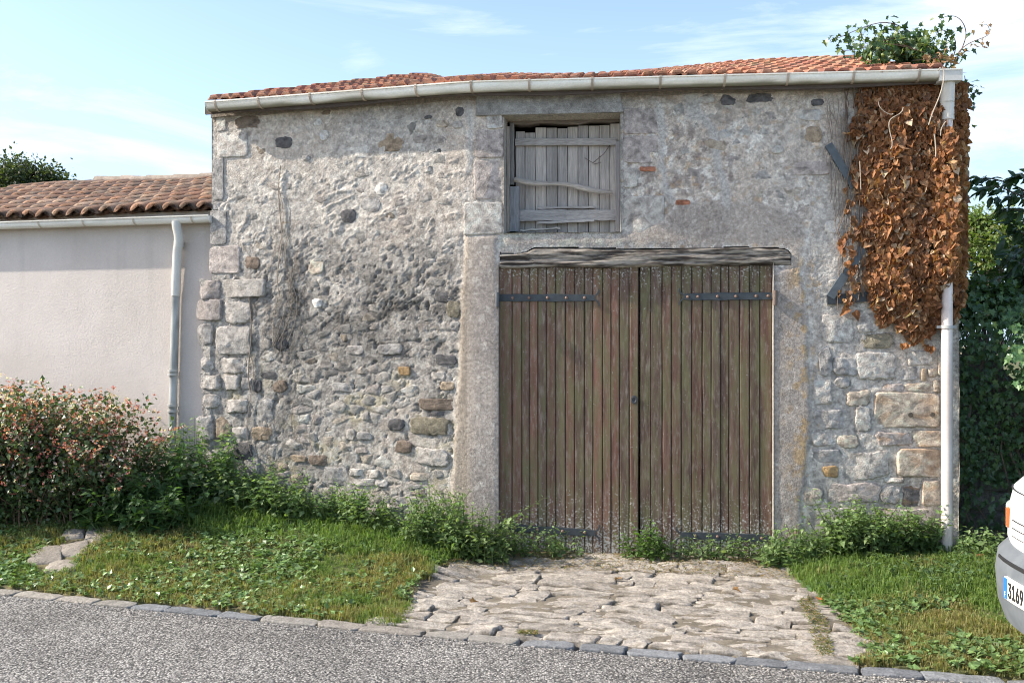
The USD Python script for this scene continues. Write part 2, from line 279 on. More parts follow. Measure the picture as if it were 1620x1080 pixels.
# stone blocks: rings from an outline to a worn face
def blob(to3, poly, p, embed, seed, n=16, rough=.004, tilt=0.0, freq=20, rings=((1.0, -.2), (.95, .5), (.86, .9), (.68, 1.0), (.48, 1.0), (.25, 1.0)), facets=4, jag=.08, octv=3):
    """a stone: outline poly (N,2), standing p proud, sunk embed, its face knocked into a few rough facets; to3(a, h, b) -> xyz"""
    poly = np.asarray(poly, float)
    if np.allclose(poly[0], poly[-1]): poly = poly[:-1]
    L = np.r_[0, np.cumsum(np.linalg.norm(np.diff(np.vstack([poly, poly[:1]]), axis=0), axis=1))]
    rs = np.random.RandomState(seed)
    q = (np.arange(n) + rs.uniform(-.3, .3, n)) * L[-1] / n % L[-1]; q.sort()
    ring = np.stack([np.interp(q, L, np.r_[poly[:, k], poly[0, k]]) for k in range(2)], 1)
    c = ring.mean(0); size = np.sqrt(max(L[-1] ** 2 / 16, 1e-6))
    ring = c + (ring - c) * (1 + jag * rs.uniform(-1, .6, (n, 1)))
    tl = rs.uniform(-1, 1, 2) * tilt
    dirs = rs.normal(size=(facets, 2)); dirs /= np.linalg.norm(dirs, axis=1, keepdims=True); gs_, es_ = rs.uniform(.8, 2.6, facets), rs.uniform(.05, .5, facets)
    def face(rr, prof):
        d = (rr - c) / size
        h = np.minimum(prof, (1 + es_[None] - gs_[None] * (d @ dirs.T)).min(1)) if facets else np.full(len(rr), prof, float)
        return p * (h + d @ tl) + rough * 2.4 * (meshkit.fbm(np.c_[rr * freq, np.full(len(rr), (seed % 89) * 1.7)], octv) - .5)
    out = []
    for k, (s, hh) in enumerate(((1.03, None),) + tuple(rings)):
        rr = c + (ring - c) * s
        out.append(to3(rr[:, 0], np.full(n, -embed) if hh is None else face(rr, hh), rr[:, 1]))
    v = np.vstack(out); m = len(out); cc = to3(c[:1], face(c[None], rings[-1][1]), c[1:])
    i, j = np.repeat(np.arange(m - 1), n), np.tile(np.arange(n), m - 1)
    f = quads(np.stack([i * n + j, i * n + (j + 1) % n, (i + 1) * n + (j + 1) % n, (i + 1) * n + j], -1))
    a = np.arange(n)
    f = np.vstack([f, np.stack([(m - 1) * n + a, (m - 1) * n + (a + 1) % n, np.full(n, len(v))], 1)])
    return np.vstack([v, cc]), f
to_ground = lambda zoff=0.0: (lambda a, h, b: np.stack([a, b, T(a, b, False) + h + zoff], -1))
def rpoly(x0, z0, x1, z1, r, seed, jit=.06):
    rs = np.random.RandomState(seed); w, h = x1 - x0, z1 - z0
    pts = np.array([(x0, z0), ((x0 + x1) / 2, z0), (x1, z0), (x1, (z0 + z1) / 2), (x1, z1), ((x0 + x1) / 2, z1), (x0, z1), (x0, (z0 + z1) / 2)]) + rs.uniform(-jit, jit, (8, 2)) * [w, h]
    g = Polygon(pts).buffer(0); rr = min(w, h) * r
    g2 = g.buffer(-rr).buffer(rr); g = g2 if g2.geom_type == 'Polygon' and g2.area > .3 * g.area else g
    return np.array(g.exterior.coords)[:-1]

# kerb: a row of worn slate-blue blocks, each a part
kerb = thing('kerb', 'row of worn blue-grey and pale kerb stones between the road and the verge', 'kerb', loc=(*K0, 0)); tag(kerb, kind='structure')
a = -1.6; i = 0
PALE = [(.24, .215, .185), (.27, .25, .22), (.30, .27, .23)]; SLATE = [(.17, .175, .18), (.20, .205, .21), (.15, .155, .165)]
while a < 8.2:
    ln = rnd.uniform(.24, .40); u_ = a + ln / 2
    pale = (u_ < 1.05 and rnd.random() < .75) or (2.55 < u_ < 3.9 and rnd.random() < .8) or rnd.random() < .08
    pts = rpoly(a + .004, -.115, a + ln - .004, -.005, .10, 100 + i, .06)
    bow = kerb_bow(pts[:, 0])
    xy = K0 + pts[:, :1] * KT + (pts[:, 1:] + bow[:, None]) * KN
    top = rnd.uniform(-.001, .004)
    v, f = blob(lambda p_, h_, q_: np.stack([p_, q_, h_], -1), xy, top + .012, .12, 300 + i, n=26, rough=.0045, tilt=.3, rings=((1.0, .35), (.975, .9), (.9, 1.0), (.66, 1.0), (.45, 1.0), (.22, 1.0)), facets=1, jag=.03)
    f = f[:, ::-1] if not Polygon(xy).exterior.is_ccw else f
    v[:, 2] -= .012
    obj('kerb_stone', (v, f), M['paving'], kerb, smooth=True, tint=np.array(rnd.choice(PALE if pale else SLATE)) * rnd.uniform(.9, 1.1))
    a += ln; i += 1

# paved ramp: courses of rough stone running along the threshold
pave = thing('paved_ramp', 'rough pale stone paving leading from the kerb to the barn doors', 'paving', loc=(.9, 6.3, 0)); tag(pave, kind='structure')
i = 0
edges = np.r_[0, np.cumsum([rnd.uniform(.11, .21) for _ in range(17)])]
for row in range(17):
    d0, d1 = edges[row], edges[row + 1]
    a = 2.2 + rnd.uniform(0, .3)
    while a < 7.2:
        ln = rnd.uniform(.22, .62) if rnd.random() < .75 else rnd.uniform(.12, .25)
        pts = rpoly(a + .004, d0 + .005 + rnd.uniform(-.014, .012), a + ln - .004, d1 - .005 + rnd.uniform(-.012, .014), .10, 700 + i, .05)
        fan = 1 - .055 * (pts[:, 0] - 2.9)                      # courses close up towards the right: the wall is not quite parallel to the kerb
        xy = K0 + pts[:, :1] * KT + ((pts[:, 1:] * fan[:, None]) + kerb_bow(pts[:, 0])[:, None] * np.maximum(0, 1 - pts[:, 1:] / 2)) * KN + (pts[:, 1:] * .09) * KT
        pg = Polygon(xy); a += ln; i += 1
        if not pg.is_valid or not PAVE.buffer(.03).contains(pg.centroid): continue
        c = np.array(pg.centroid.coords[0])
        col = np.array(rnd.choice([(.34, .30, .255), (.37, .33, .28), (.31, .275, .235), (.35, .31, .265)])) * rnd.uniform(.88, 1.1)
        xyq = np.array(pg.exterior.coords)[:-1]
        xyq = xyq if Polygon(xyq).exterior.is_ccw else xyq[::-1]
        v, f = blob(to_ground(-.010), xyq, rnd.uniform(.010, .022), .05, 900 + i, n=46, rough=.018, tilt=.7, freq=np.array([9.0, 30.0]), octv=4, rings=((1.01, .1), (.985, .7), (.94, 1.0), (.85, 1.0), (.74, 1.0), (.62, 1.0), (.5, 1.0), (.38, 1.0), (.26, 1.0), (.13, 1.0)), facets=3, jag=.035)
        ringk = np.minimum(np.arange(len(v)) // 46, 10); nn = meshkit.fbm(v * [14, 30, 14], 3, 5)
        tc = np.tile(col, (len(v), 1)) * (.72 + .56 * meshkit.fbm(v * [18, 44, 18], 4, 6))[:, None]
        tc = lerp(tc, np.array((.115, .095, .07)), np.interp(ringk, [0, 1, 2, 3, 4], [.9, .75, .35, .1, 0]) * sstep(.36, .56, nn)); tc = lerp(tc, np.array((.15, .125, .09)), .45 * sstep(.58, .68, nn))
        obj('paving_stone', (v, f), M['paving'], pave, smooth=True, tint=tc)
flags = thing('flagstones', 'few pale flat stones half sunk in the grass at the left', 'flagstones', loc=(-4.2, 7.1, 0)); tag(flags, kind='structure')
for q, (u0, v0, u1, v1) in enumerate([(45, 868, 92, 882), (72, 880, 118, 893), (92, 862, 135, 876), (132, 852, 172, 868), (100, 850, 128, 860)]):
    xy = PX([u0, u1, u1 + 6, u0 + 10], [v1, v1, v0, v0], .1)
    xy = np.array(Polygon(xy).buffer(.02).exterior.coords)[:-1][::1]; xy = xy if Polygon(xy).exterior.is_ccw else xy[::-1]
    obj('flagstone', blob(to_ground(.0), xy, .03, .06, 50 + q, n=24, rough=.006, tilt=.3), M['paving'], flags, smooth=True, tint=np.array((.27, .235, .195)) * rnd.uniform(.9, 1.1))

rs = np.random.RandomState(17); gq = np.c_[rs.uniform(-1, 7.6, 900), -.13 - np.abs(rs.normal(0, .10, 900))]; ico = trimesh.creation.icosphere(0)
gxy = K0 + gq[:, :1] * KT + (gq[:, 1:] + kerb_bow(gq[:, 0])[:, None]) * KN; gs_ = rs.uniform(.003, .008, 900)
gv = np.c_[gxy, .002 + 0 * gs_][:, None] + np.asarray(ico.vertices)[None] * gs_[:, None, None] * rs.uniform(.6, 1.3, (900, 12, 1)) * [1, 1, .7]
gf = (np.asarray(ico.faces)[None] + (np.arange(900) * 12)[:, None, None]).reshape(-1, 3)
tag(obj('gravel', (gv.reshape(-1, 3), gf), M['paving'], tint=np.repeat(np.array([(.36, .33, .29), (.24, .22, .2), (.42, .38, .33)])[rs.randint(3, size=900)], 12, 0)), 'loose pale grit scattered along the kerb on the road', 'gravel', kind='stuff')

# ================================================================ the barn
barn = thing('barn', 'old rubble stone barn with brown double doors and red tiled roof', 'barn', loc=(*W.P(3.2, 0, 0)[:2], 0))
LOW = 2.27                                                     # below this the left corner is a wider, rougher quoin
sDl, sDr = float(W.at(789, 600)[0]), float(W.at(1223, 600)[0])
sHl, sHr = float(W.at(797.5, 270)[0]), float(W.at(981.5, 270)[0])
zH0, zH1 = float(W.at(890, 368)[1]), float(W.at(890, 181)[1])
zDoorTop = float(W.at(1000, 421)[1]); ZTOP = 3.85
def wp(pts, h=0.0):
    pts = np.asarray(pts, float); return np.stack(W.at(pts[:, 0], pts[:, 1], h), 1)
beam_top = wp([(791, 399), (800, 400), (816, 401), (834, 397), (846, 391), (862, 390), (950, 392), (1040, 393.5), (1100, 392), (1160, 390.5), (1220, 390.5), (1243, 393), (1251, 400)])
beam_bot = wp([(791, 425), (840, 424.5), (880, 423), (960, 424), (1060, 421), (1150, 420.5), (1251, 420)])
BEAM = Polygon(np.vstack([beam_top, beam_bot[::-1]]))
BAND_L = Polygon(wp([(736, 374), (789, 374), (789, 880), (724, 880), (717, 772), (722, 660), (727, 560), (730, 470), (735, 420)]))
BAND_R = Polygon(wp([(1223, 424), (1262, 424), (1276, 470), (1279, 560), (1284, 640), (1276, 740), (1268, 790), (1262, 900), (1223, 900)]))
PATCH = Polygon(wp([(985, 372), (1055, 350), (1070, 322), (1140, 318), (1200, 320), (1262, 338), (1275, 360), (1268, 430), (1255, 430), (1252, 388), (1000, 388), (800, 388), (800, 372)]))
LINTEL = Polygon(wp([(752, 147), (985, 142), (985, 179), (752, 183)]))

# --- the stones that can be told apart in the face: (u0, v0, u1, v1, colour, proud, roundness)
LIM, GRY, DRK, BRN, OCH, BUF, PNK, WHT, BRK, TAN, OLV = (.45, .425, .40), (.325, .318, .312), (.115, .113, .118), (.20, .16, .13), (.34, .235, .125), (.46, .40, .335), (.39, .352, .335), (.62, .60, .56), (.36, .16, .10), (.34, .275, .205), (.21, .19, .145)
KEY = [
 (318, 444, 348, 472, PNK, .05, .15), (352, 442, 421, 469, LIM, .055, .12), (312, 474, 352, 507, PNK, .05, .12), (354, 478, 398, 511, LIM, .045, .15), (313, 511, 338, 546, GRY, .045, .2), (342, 516, 398, 560, LIM, .055, .12),
 (318, 563, 339, 588, LIM, .05, .2), (349, 564, 387, 591, LIM, .05, .2), (318, 592, 347, 616, LIM, .05, .15), (350, 593, 378, 618, LIM, .045, .2), (381, 596, 398, 616, GRY, .03, .25), (322, 622, 349, 646, LIM, .05, .25),
 (356, 632, 395, 653, LIM, .05, .2), (312, 655, 338, 698, GRY, .055, .2), (343, 659, 364, 695, TAN, .05, .25), (366, 676, 392, 695, LIM, .045, .2), (321, 706, 368, 745, GRY, .055, .2), (371, 700, 398, 727, DRK, .03, .25), (386, 726, 411, 762, GRY, .04, .2),
 (322, 752, 366, 800, GRY, .05, .2),
 (343, 184, 358, 208, LIM, .012, .15), (343, 211, 391, 247, LIM, .014, .1), (336, 250, 354, 316, GRY, .012, .12), (332, 333, 359, 387, GRY, .012, .1), (332, 390, 380, 432, PNK, .012, .1), (334, 320, 352, 331, GRY, .01, .2),
 (371, 185, 416, 201, BRN, .006, .3), (436, 217, 464, 233, DRK, .016, .35), (598, 213, 636, 237, TAN, .012, .3), (538, 332, 564, 353, DRK, .015, .3), (572, 312, 600, 336, GRY, .012, .3), (721, 170, 734, 184, DRK, .014, .4),
 (496, 186, 508, 199, WHT, .008, .35), (506, 206, 520, 223, WHT, .008, .35), (563, 230, 585, 249, WHT, .01, .3), (594, 290, 613, 309, WHT, .012, .3), (668, 263, 684, 272, LIM, .014, .35), (493, 473, 510, 486, (.8, .79, .77), .035, .45), (671, 183, 683, 188, DRK, .012, .4),
 (507, 170, 522, 181, BRN, .01, .4), (688, 190, 712, 201, BUF, .008, .3), (716, 192, 732, 203, LIM, .008, .3), (478, 246, 490, 254, GRY, .01, .3),
 (388, 405, 411, 426, BRN, .008, .2), (488, 409, 513, 434, BUF, .014, .3), (689, 461, 715, 478, DRK, .016, .3), (705, 477, 728, 503, OLV, .016, .25), (712, 508, 728, 523, GRY, .016, .25), (688, 560, 722, 578, DRK, .02, .2), (630, 580, 649, 593, OCH, .022, .12),
 (683, 588, 705, 600, LIM, .02, .2), (696, 603, 718, 617, TAN, .02, .25), (661, 631, 720, 650, BRN, .026, .25), (677, 650, 703, 658, DRK, .02, .25), (648, 658, 710, 688, OLV, .035, .3), (614, 663, 639, 681, DRK, .028, .35), (525, 604, 562, 621, GRY, .026, .3),
 (657, 708, 707, 737, LIM, .03, .2), (501, 736, 552, 768, GRY, .028, .25), (622, 697, 652, 716, BRN, .026, .3), (488, 718, 518, 737, BRN, .024, .3), (456, 719, 486, 731, TAN, .024, .3), (546, 679, 563, 697, LIM, .026, .3), (563, 683, 588, 696, GRY, .026, .3),
 (553, 740, 577, 753, LIM, .026, .3), (580, 742, 601, 755, LIM, .026, .3), (559, 756, 592, 769, LIM, .028, .3), (593, 758, 614, 770, LIM, .026, .3), (650, 747, 680, 760, BUF, .024, .3), (435, 533, 455, 553, DRK, .012, .35), (431, 600, 453, 621, BRN, .022, .35), (401, 600, 414, 622, DRK, .016, .35), (411, 632, 432, 668, GRY, .022, .2),
 (399, 676, 428, 696, TAN, .026, .3), (414, 587, 440, 599, DRK, .016, .35), (545, 546, 574, 561, LIM, .014, .3), (600, 545, 640, 560, GRY, .014, .3),
 (1382, 621, 1490, 677, BUF, .045, .1), (1444, 681, 1490, 707, BUF, .04, .1), (1419, 709, 1490, 754, BUF, .045, .1), (1459, 759, 1488, 800, BUF, .04, .12), (1378, 804, 1477, 853, PNK, .05, .1), (1358, 556, 1419, 600, LIM, .03, .15),
 (1436, 555, 1472, 578, LIM, .028, .15), (1318, 565, 1357, 594, GRY, .026, .2), (1338, 616, 1377, 641, BUF, .03, .2), (1355, 644, 1377, 680, LIM, .028, .15), (1289, 645, 1343, 679, GRY, .03, .2), (1284, 683, 1319, 705, LIM, .026, .3), (1326, 686, 1357, 707, BUF, .028, .3),
 (1339, 711, 1408, 757, LIM, .03, .2), (1301, 736, 1328, 755, OCH, .028, .25), (1304, 762, 1388, 795, PNK, .034, .2), (1271, 773, 1302, 798, BUF, .03, .25), (1388, 683, 1441, 706, PNK, .03, .15), (1394, 766, 1424, 798, GRY, .022, .25), (1428, 768, 1457, 800, DRK, .012, .2), (1398, 755, 1428, 763, LIM, .026, .2),
 (1398, 606, 1430, 620, PNK, .022, .2), (1434, 605, 1475, 620, BUF, .026, .2), (1424, 580, 1455, 601, GRY, .012, .2), (1457, 582, 1466, 602, TAN, .03, .2), (1467, 581, 1482, 597, BUF, .03, .25), (1476, 599, 1491, 620, BUF, .035, .2), (1484, 556, 1491, 593, BUF, .035, .15),
 (1367, 527, 1414, 550, OLV, .024, .35), (1319, 596, 1345, 613, GRY, .028, .25), (1289, 600, 1316, 642, LIM, .028, .2), (1355, 498, 1392, 524, LIM, .02, .25), (1301, 500, 1350, 545, LIM, .022, .2), (1296, 552, 1316, 596, GRY, .024, .25), (1282, 710, 1330, 733, GRY, .022, .3), (1283, 800, 1372, 850, GRY, .03, .2),
 (1273, 200, 1302, 224, TAN, .012, .35), (1254, 257, 1313, 278, PNK, .012, .15), (1010, 264, 1045, 271, BRK, .012, .2), (1070, 316, 1092, 324, BRK, .008, .25), (1141, 150, 1166, 166, DRK, .014, .3), (1183, 149, 1227, 161, DRK, .01, .25), (1283, 157, 1305, 167, DRK, .014, .35), (1328, 174, 1345, 187, LIM, .014, .35),
 (1303, 348, 1331, 368, WHT, .016, .3), (1220, 231, 1240, 243, LIM, .01, .35), (1263, 174, 1300, 190, LIM, .008, .3), (1098, 148, 1133, 164, LIM, .008, .3),
 (986, 172, 1041, 212, PNK, .012, .06), (986, 216, 1040, 257, PNK, .014, .06), (986, 266, 1008, 296, LIM, .012, .1), (986, 312, 1050, 368, LIM, .014, .06), (770, 181, 795, 203, LIM, .012, .08), (752, 206, 796, 249, PNK, .012, .07), (750, 254, 796, 316, PNK, .014, .07), (735, 321, 796, 371, LIM, .016, .06),
]
key_polys = []
for q, (u0, v0, u1, v1, c, p, r) in enumerate(KEY):
    (s0, z1), (s1, z0) = wp([(u0, v0), (u1, v1)])
    key_polys.append(Polygon(rpoly(s0, z0, s1, z1, min(r * 1.2, .42), 40 + q, .03 if r < .13 else .09)))
lint_poly = Polygon(rpoly(*LINTEL.bounds, .05, 3, .015))

# --- the rest of the rubble: random courses, dense and proud low down, mostly buried in old render higher up
rs = np.random.RandomState(3); pts = []
for zz in np.arange(-.35, 3.9, .088):
    for ss in np.arange(-.2, 6.5, .155):
        if rs.rand() < .93: pts.append((ss + rs.uniform(-.085, .085) + (.07 if int(zz / .088) % 2 else 0), zz + rs.uniform(-.036, .036)))
pts = np.array(pts); vor = Voronoi(pts * [1, 1.75])
from shapely.prepared import prep
from shapely.ops import unary_union
blocked = prep(unary_union([k.buffer(.012) for k in key_polys] + [BAND_L, BAND_R, PATCH, BEAM.buffer(.02), lint_poly, sbox(sDl - .02, -1, sDr + .02, zDoorTop + .05), sbox(sHl - .12, zH0 - .1, sHr + .02, zH1 + .1)]))
rubble = []
for k, reg in enumerate(vor.point_region):
    idx = vor.regions[reg]
    if -1 in idx or len(idx) < 3: continue
    pg = Polygon(vor.vertices[idx] / [1, 1.75])
    s, z = pts[k]
    if pg.area > .06 or s < .05 or s > 6.33 or z > 3.62 or blocked.intersects(pg): continue
    u, v = W.uv(s, z)
    if u < 760:
        keep, p = np.interp(v, [200, 380, 480, 570, 650], [.34, .42, .6, .93, .96]), np.interp(v, [200, 420, 560, 640], [.010, .014, .022, .030])
        if 600 < u < 730 and 400 < v < 560: keep *= .6
        if 440 < u < 560 and v < 480: keep *= .5
    elif u > 1260: keep, p = np.interp(v, [200, 400, 500, 600], [.5, .55, .85, .95]), np.interp(v, [200, 400, 520], [.006, .010, .024])
    else: keep, p = .5, .008
    if rs.rand() > keep: continue
    g = pg.buffer(-rs.uniform(.002, .009)); r_ = .006; g = g.buffer(-r_).buffer(r_)
    if g.is_empty or g.geom_type != 'Polygon' or g.area < .0012: continue
    c = [LIM, GRY, PNK, BUF, GRY, LIM, TAN, DRK, WHT, BRN, OCH][rs.choice(11, p=[.24, .21, .14, .12, .06, .05, .05, .045, .04, .035, .01])]
    rubble.append((g, np.array(c), p * rs.uniform(.55, 1.3), u, v))
rubble.sort(key=lambda t: -t[0].area)

# --- the face itself: mortar and old render as a fine relief, openings cut out
STEP = .009
def spaced(brk):
    return np.unique(np.round(np.concatenate([np.linspace(a, b, max(2, int(round((b - a) / STEP)) + 1)) for a, b in zip(brk[:-1], brk[1:])]), 6))
S1 = W.length
sg = spaced(sorted([-.14, 0, sDl, sHl, sHr, sDr, S1]))
zg = spaced([-.40, zDoorTop, zH0, zH1, ZTOP])
S, Z = np.meshgrid(sg, zg, indexing='ij')
U, V = W.uv(S, Z)
def inside(poly, soft=.012, jit=.02, seed=1):
    """0..1 mask of a polygon with a ragged edge"""
    js, jz = (fb(S, Z, 9, 9, 3, seed) - .5) * 2 * jit, (fb(S, Z, 9, 9, 3, seed + 40) - .5) * 2 * jit
    return contains_xy(poly, S + js, Z + jz).astype(float)
low_left = (U < 760)
n_big, n_mid, n_fin, n_lf = fb(S, Z, 4.5, 5.5, 4, 11), fb(S, Z, 13, 15, 4, 12), fb(S, Z, 40, 44, 3, 13), fb(S, Z, 1.1, 1.1, 4, 14)
knob = sstep(.47, .56, fb(S + .04 * n_mid, Z, 9, 10, 6, 15))          # eroded render: raised plates
knob_w = np.interp(V, [150, 215, 290, 480, 560, 700], [.12, .35, .95, .8, .3, .2]) * np.where(U < 740, 1, np.where(U > 1290, np.interp(V, [100, 350, 480, 600], [.3, .5, .6, .5]), .35))
n_vf = meshkit.noise(np.stack([S * 95, Z * 95, S * 0], -1), 18)
ridge = 1 - np.abs(2 * fb(S + .3 * Z, Z - .3 * S, 7, 12, 6, 19) - 1)
knob = sstep(.86, .97, ridge) * sstep(.47, .60, fb(S, Z, 6, 6, 4, 20)) + .55 * knob * sstep(.45, .6, fb(S, Z, 2.3, 2.3, 3, 26))
H = (n_big - .5) * .012 + (n_mid - .5) * .0065 + (n_fin - .5) * .0055 + (n_vf - .5) * .003 + knob * .0088 * knob_w - .004
rub_w = np.where(U < 760, sstep(500, 600, V), np.where(U > 1280, sstep(440, 540, V), 0))
H -= rub_w * .002
pit = sstep(.56, .66, fb(S, Z, 24, 26, 3, 16)) * np.exp(-((U - 655) / 75) ** 2 - ((V - 480) / 62) ** 2)
pit2 = sstep(.60, .70, fb(S, Z, 20, 22, 3, 17)) * np.where(U < 740, sstep(330, 420, V), .25 * sstep(460, 520, V) * (U > 1280)) * .8
H -= (np.maximum(pit, pit2)) * .016
bl, br_, pa = inside(BAND_L, jit=.03, seed=2), inside(BAND_R, jit=.035, seed=3), inside(PATCH, jit=.05, seed=4)
from scipy.ndimage import gaussian_filter
soft = lambda m, w=1.6: gaussian_filter(m, w)
cem = np.clip(soft(bl) + soft(br_) + soft(pa) * .8, 0, 1)
Hc = .016 + (n_big - .5) * .010 + (n_mid - .5) * .004
Hc = Hc + sstep(sDl - .42, sDl - .32, S) * 0
H = H * (1 - cem) + (Hc - .008 * (soft(pa) > .4)) * cem
topband = sstep(3.60, 3.72, Z)
def streak(pp, w, seed):
    ln = LineString(wp(pp)); import shapely
    d = shapely.distance(shapely.points(S + (fb(S, Z, 14, 14, 3, seed) - .5) * .06, Z), ln)
    return soft((d < w).astype(float), 1.2)
st = np.maximum.reduce([streak([(741, 158), (743, 205), (739, 266)], .024, 61), streak([(1020, 145), (1038, 160), (1048, 215), (1046, 262), (1052, 300), (1062, 318)], .030, 62), streak([(1085, 140), (1100, 175), (1128, 205), (1134, 262), (1148, 300), (1148, 322)], .032, 63), streak([(1092, 146), (1096, 180)], .06, 64)])
H = H * (1 - st) + (.004 + (n_fin - .5) * .004) * st
for g, c, p, *_ in rubble[:0]: pass
# colour of the mortar itself
warm, grey, pale, dark = np.array((.475, .42, .37)), np.array((.375, .358, .338)), np.array((.56, .53, .485)), np.array((.185, .175, .165))
C = lerp(warm, grey, sstep(.38, .62, n_lf + .10 * np.where(U < 760, np.interp(V, [160, 260, 420, 560, 700], [-1.3, .4, .9, .6, -.1]), np.where(U > 1280, np.interp(V, [120, 300, 500, 700], [-.9, .2, .0, -.5]), .0))))
C = C * (.70 + .60 * fb(S, Z, 36, 38, 4, 30))[..., None]
C = lerp(C, pale, .85 * sstep(.52, .64, fb(S, Z, 16, 17, 5, 31)) * np.where(U < 760, .8, .9))
C = lerp(C, dark, .6 * sstep(.55, .60, fb(S, Z, 24, 27, 4, 42)) * np.where(U < 740, np.interp(V, [180, 300, 430, 560, 800], [.25, .6, 1, .9, .7]), np.where(U > 1280, .6, .75)))
C = lerp(C, dark, .74 * sstep(.51, .64, fb(S, Z, 7, 8, 5, 32)) * np.interp(V, [150, 330, 430, 500, 580, 620, 760], [.25, .45, .9, 1.15, .9, .5, .55]) * np.where(U < 740, 1, .45))
C = lerp(C, dark * .72, np.clip(pit + pit2 * .8, 0, 1) * .85)
C = lerp(C, np.array((.40, .36, .23)), .5 * sstep(.54, .66, fb(S, Z, 5, 5, 4, 33)) * sstep(520, 640, V) * (U < 740))          # yellow-green tinge low down
C = lerp(C, np.array((.62, .61, .575)), .85 * sstep(.555, .60, fb(S, Z, 26, 26, 3, 34)) * np.where(U > 740, np.where(U < 1280, sstep(.36, .54, fb(S, Z, 3, 3, 3, 35)), .5), .5))  # pale lichen spots
C = lerp(C, np.array((.22, .185, .17)), .75 * sstep(.53, .58, fb(S, Z, 18, 18, 5, 43)) * ((U > 985) & (U < 1160)) * sstep(170, 210, V))
C = lerp(C, np.array((.42, .285, .15)), .6 * sstep(.56, .66, fb(S, Z, 24, 24, 4, 36)) * np.where((U > 960) & (U < 1300), np.interp(V, [130, 200, 420], [0, .7, .8]), .12))
Cc = lerp(np.array((.345, .312, .285)), np.array((.275, .25, .232)), sstep(.38, .62, fb(S, Z, 3.2, 1.6, 4, 37)))
Cc = Cc * (.78 + .44 * fb(S, Z, 60, 22, 3, 44))[..., None]
Cc = lerp(Cc, np.array((.47, .45, .425)), .6 * sstep(.60, .70, fb(S, Z, 26, 26, 3, 38)))
Cc = lerp(Cc, np.array((.36, .25, .12)), .7 * sstep(.5, .62, fb(S, Z, 17, 17, 4, 39)) * np.exp(-((U - 1270) / 24) ** 2) * sstep(380, 430, V))
Cc = lerp(Cc, np.array((.40, .34, .27)), .6 * np.exp(-((U - 733) / 12) ** 2))
C = lerp(C, Cc, cem)
C = lerp(C, np.array((.40, .395, .385)), st * .9)
C = lerp(C, np.array((.40, .42, .37)), .55 * sstep(.45, .6, n_mid) * ((U > 790) & (U < 985) & (V > 368) & (V < 392)))       # pale green lichen on the sill
C = lerp(C, np.array((.20, .165, .13)), .5 * topband * sstep(.35, .6, fb(S, Z, 3, 8, 4, 41)))
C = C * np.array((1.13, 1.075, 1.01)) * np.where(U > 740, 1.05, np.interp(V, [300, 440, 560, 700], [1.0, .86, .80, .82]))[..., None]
ck = np.maximum.reduce([streak(pp, .007, 70 + k) for k, pp in enumerate([[(1318, 566), (1326, 600), (1338, 622), (1346, 648), (1353, 676), (1360, 706)], [(1300, 765), (1306, 782), (1312, 796)], [(1368, 150), (1366, 185), (1362, 216)], [(1400, 560), (1392, 600), (1376, 612)], [(560, 640), (600, 655), (618, 648)], [(480, 586), (520, 588), (560, 584)], [(380, 455), (384, 520), (380, 600), (386, 690)], [(640, 540), (680, 545), (712, 538)]])])
H = H - .012 * ck
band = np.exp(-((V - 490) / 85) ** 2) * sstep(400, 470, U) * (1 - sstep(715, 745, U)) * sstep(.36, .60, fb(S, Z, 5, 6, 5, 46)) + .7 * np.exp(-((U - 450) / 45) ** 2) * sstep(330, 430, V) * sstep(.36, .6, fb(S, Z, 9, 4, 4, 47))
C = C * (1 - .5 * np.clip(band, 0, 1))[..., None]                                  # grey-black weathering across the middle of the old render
def stain(v): 
    u_, v_ = 810 + F * v[:, 0] / v[:, 1], 540 - F * (v[:, 2] - EYE) / v[:, 1]
    return (1 - .35 * np.exp(-((v_ - 490) / 85) ** 2) * sstep(400, 470, u_) * (1 - sstep(715, 745, u_)))[:, None]
allst = prep(unary_union([k.buffer(0) for k in key_polys] + [g for g, *_ in rubble]))
import shapely as _sh
ins = contains_xy(unary_union([k.buffer(0) for k in key_polys] + [g.buffer(0) for g, *_ in rubble]), S.ravel(), Z.ravel()).reshape(S.shape)
from scipy.ndimage import distance_transform_edt
dout = distance_transform_edt(~ins) * STEP
joint = np.clip(1 - dout / .016, 0, 1) * (~ins) * sstep(.46, .56, fb(S, Z, 8, 8, 3, 45)) * np.where(U < 760, sstep(380, 560, V), np.where(U > 1280, sstep(420, 520, V), .3))
C = lerp(C, np.array((.10, .09, .08)), np.clip(np.maximum(joint * .8, ck * .85), 0, 1)); H = H - joint * .009
C = lerp(C, np.array((.15, .13, .11)), .6 * sstep(.40, .62, n_big) * sstep(.35, .05, Z))                                       # damp, dirty foot
# cells kept
sc, zc = (sg[:-1] + sg[1:]) / 2, (zg[:-1] + zg[1:]) / 2
SC, ZC = np.meshgrid(sc, zc, indexing='ij')
hole = ((SC > sDl) & (SC < sDr) & (ZC < zDoorTop)) | ((SC > sHl) & (SC < sHr) & (ZC > zH0) & (ZC < zH1)) | contains_xy(BEAM, SC, ZC)
ragged = -.125 + .05 * meshkit.noise(np.stack([ZC * 7, ZC * 0, ZC * 0], -1))
hole |= (SC < 0) & ((ZC > LOW + .03 * meshkit.noise(np.stack([SC * 20, SC * 0, SC * 0], -1))) | (SC < ragged))
edge_in = ((np.abs(S - sDl) < .03) | (np.abs(S - sDr) < .012)) & (Z < zDoorTop)
H = np.where(S < 0, H + .012, H)
q = grid_faces(len(sg), len(zg))[~hole.ravel()]
wallmesh = (W.P(S, H, Z).reshape(-1, 3), quads(q))
front = obj('front_wall', wallmesh, M['wall'], barn, smooth=True, tint=C.reshape(-1, 3))
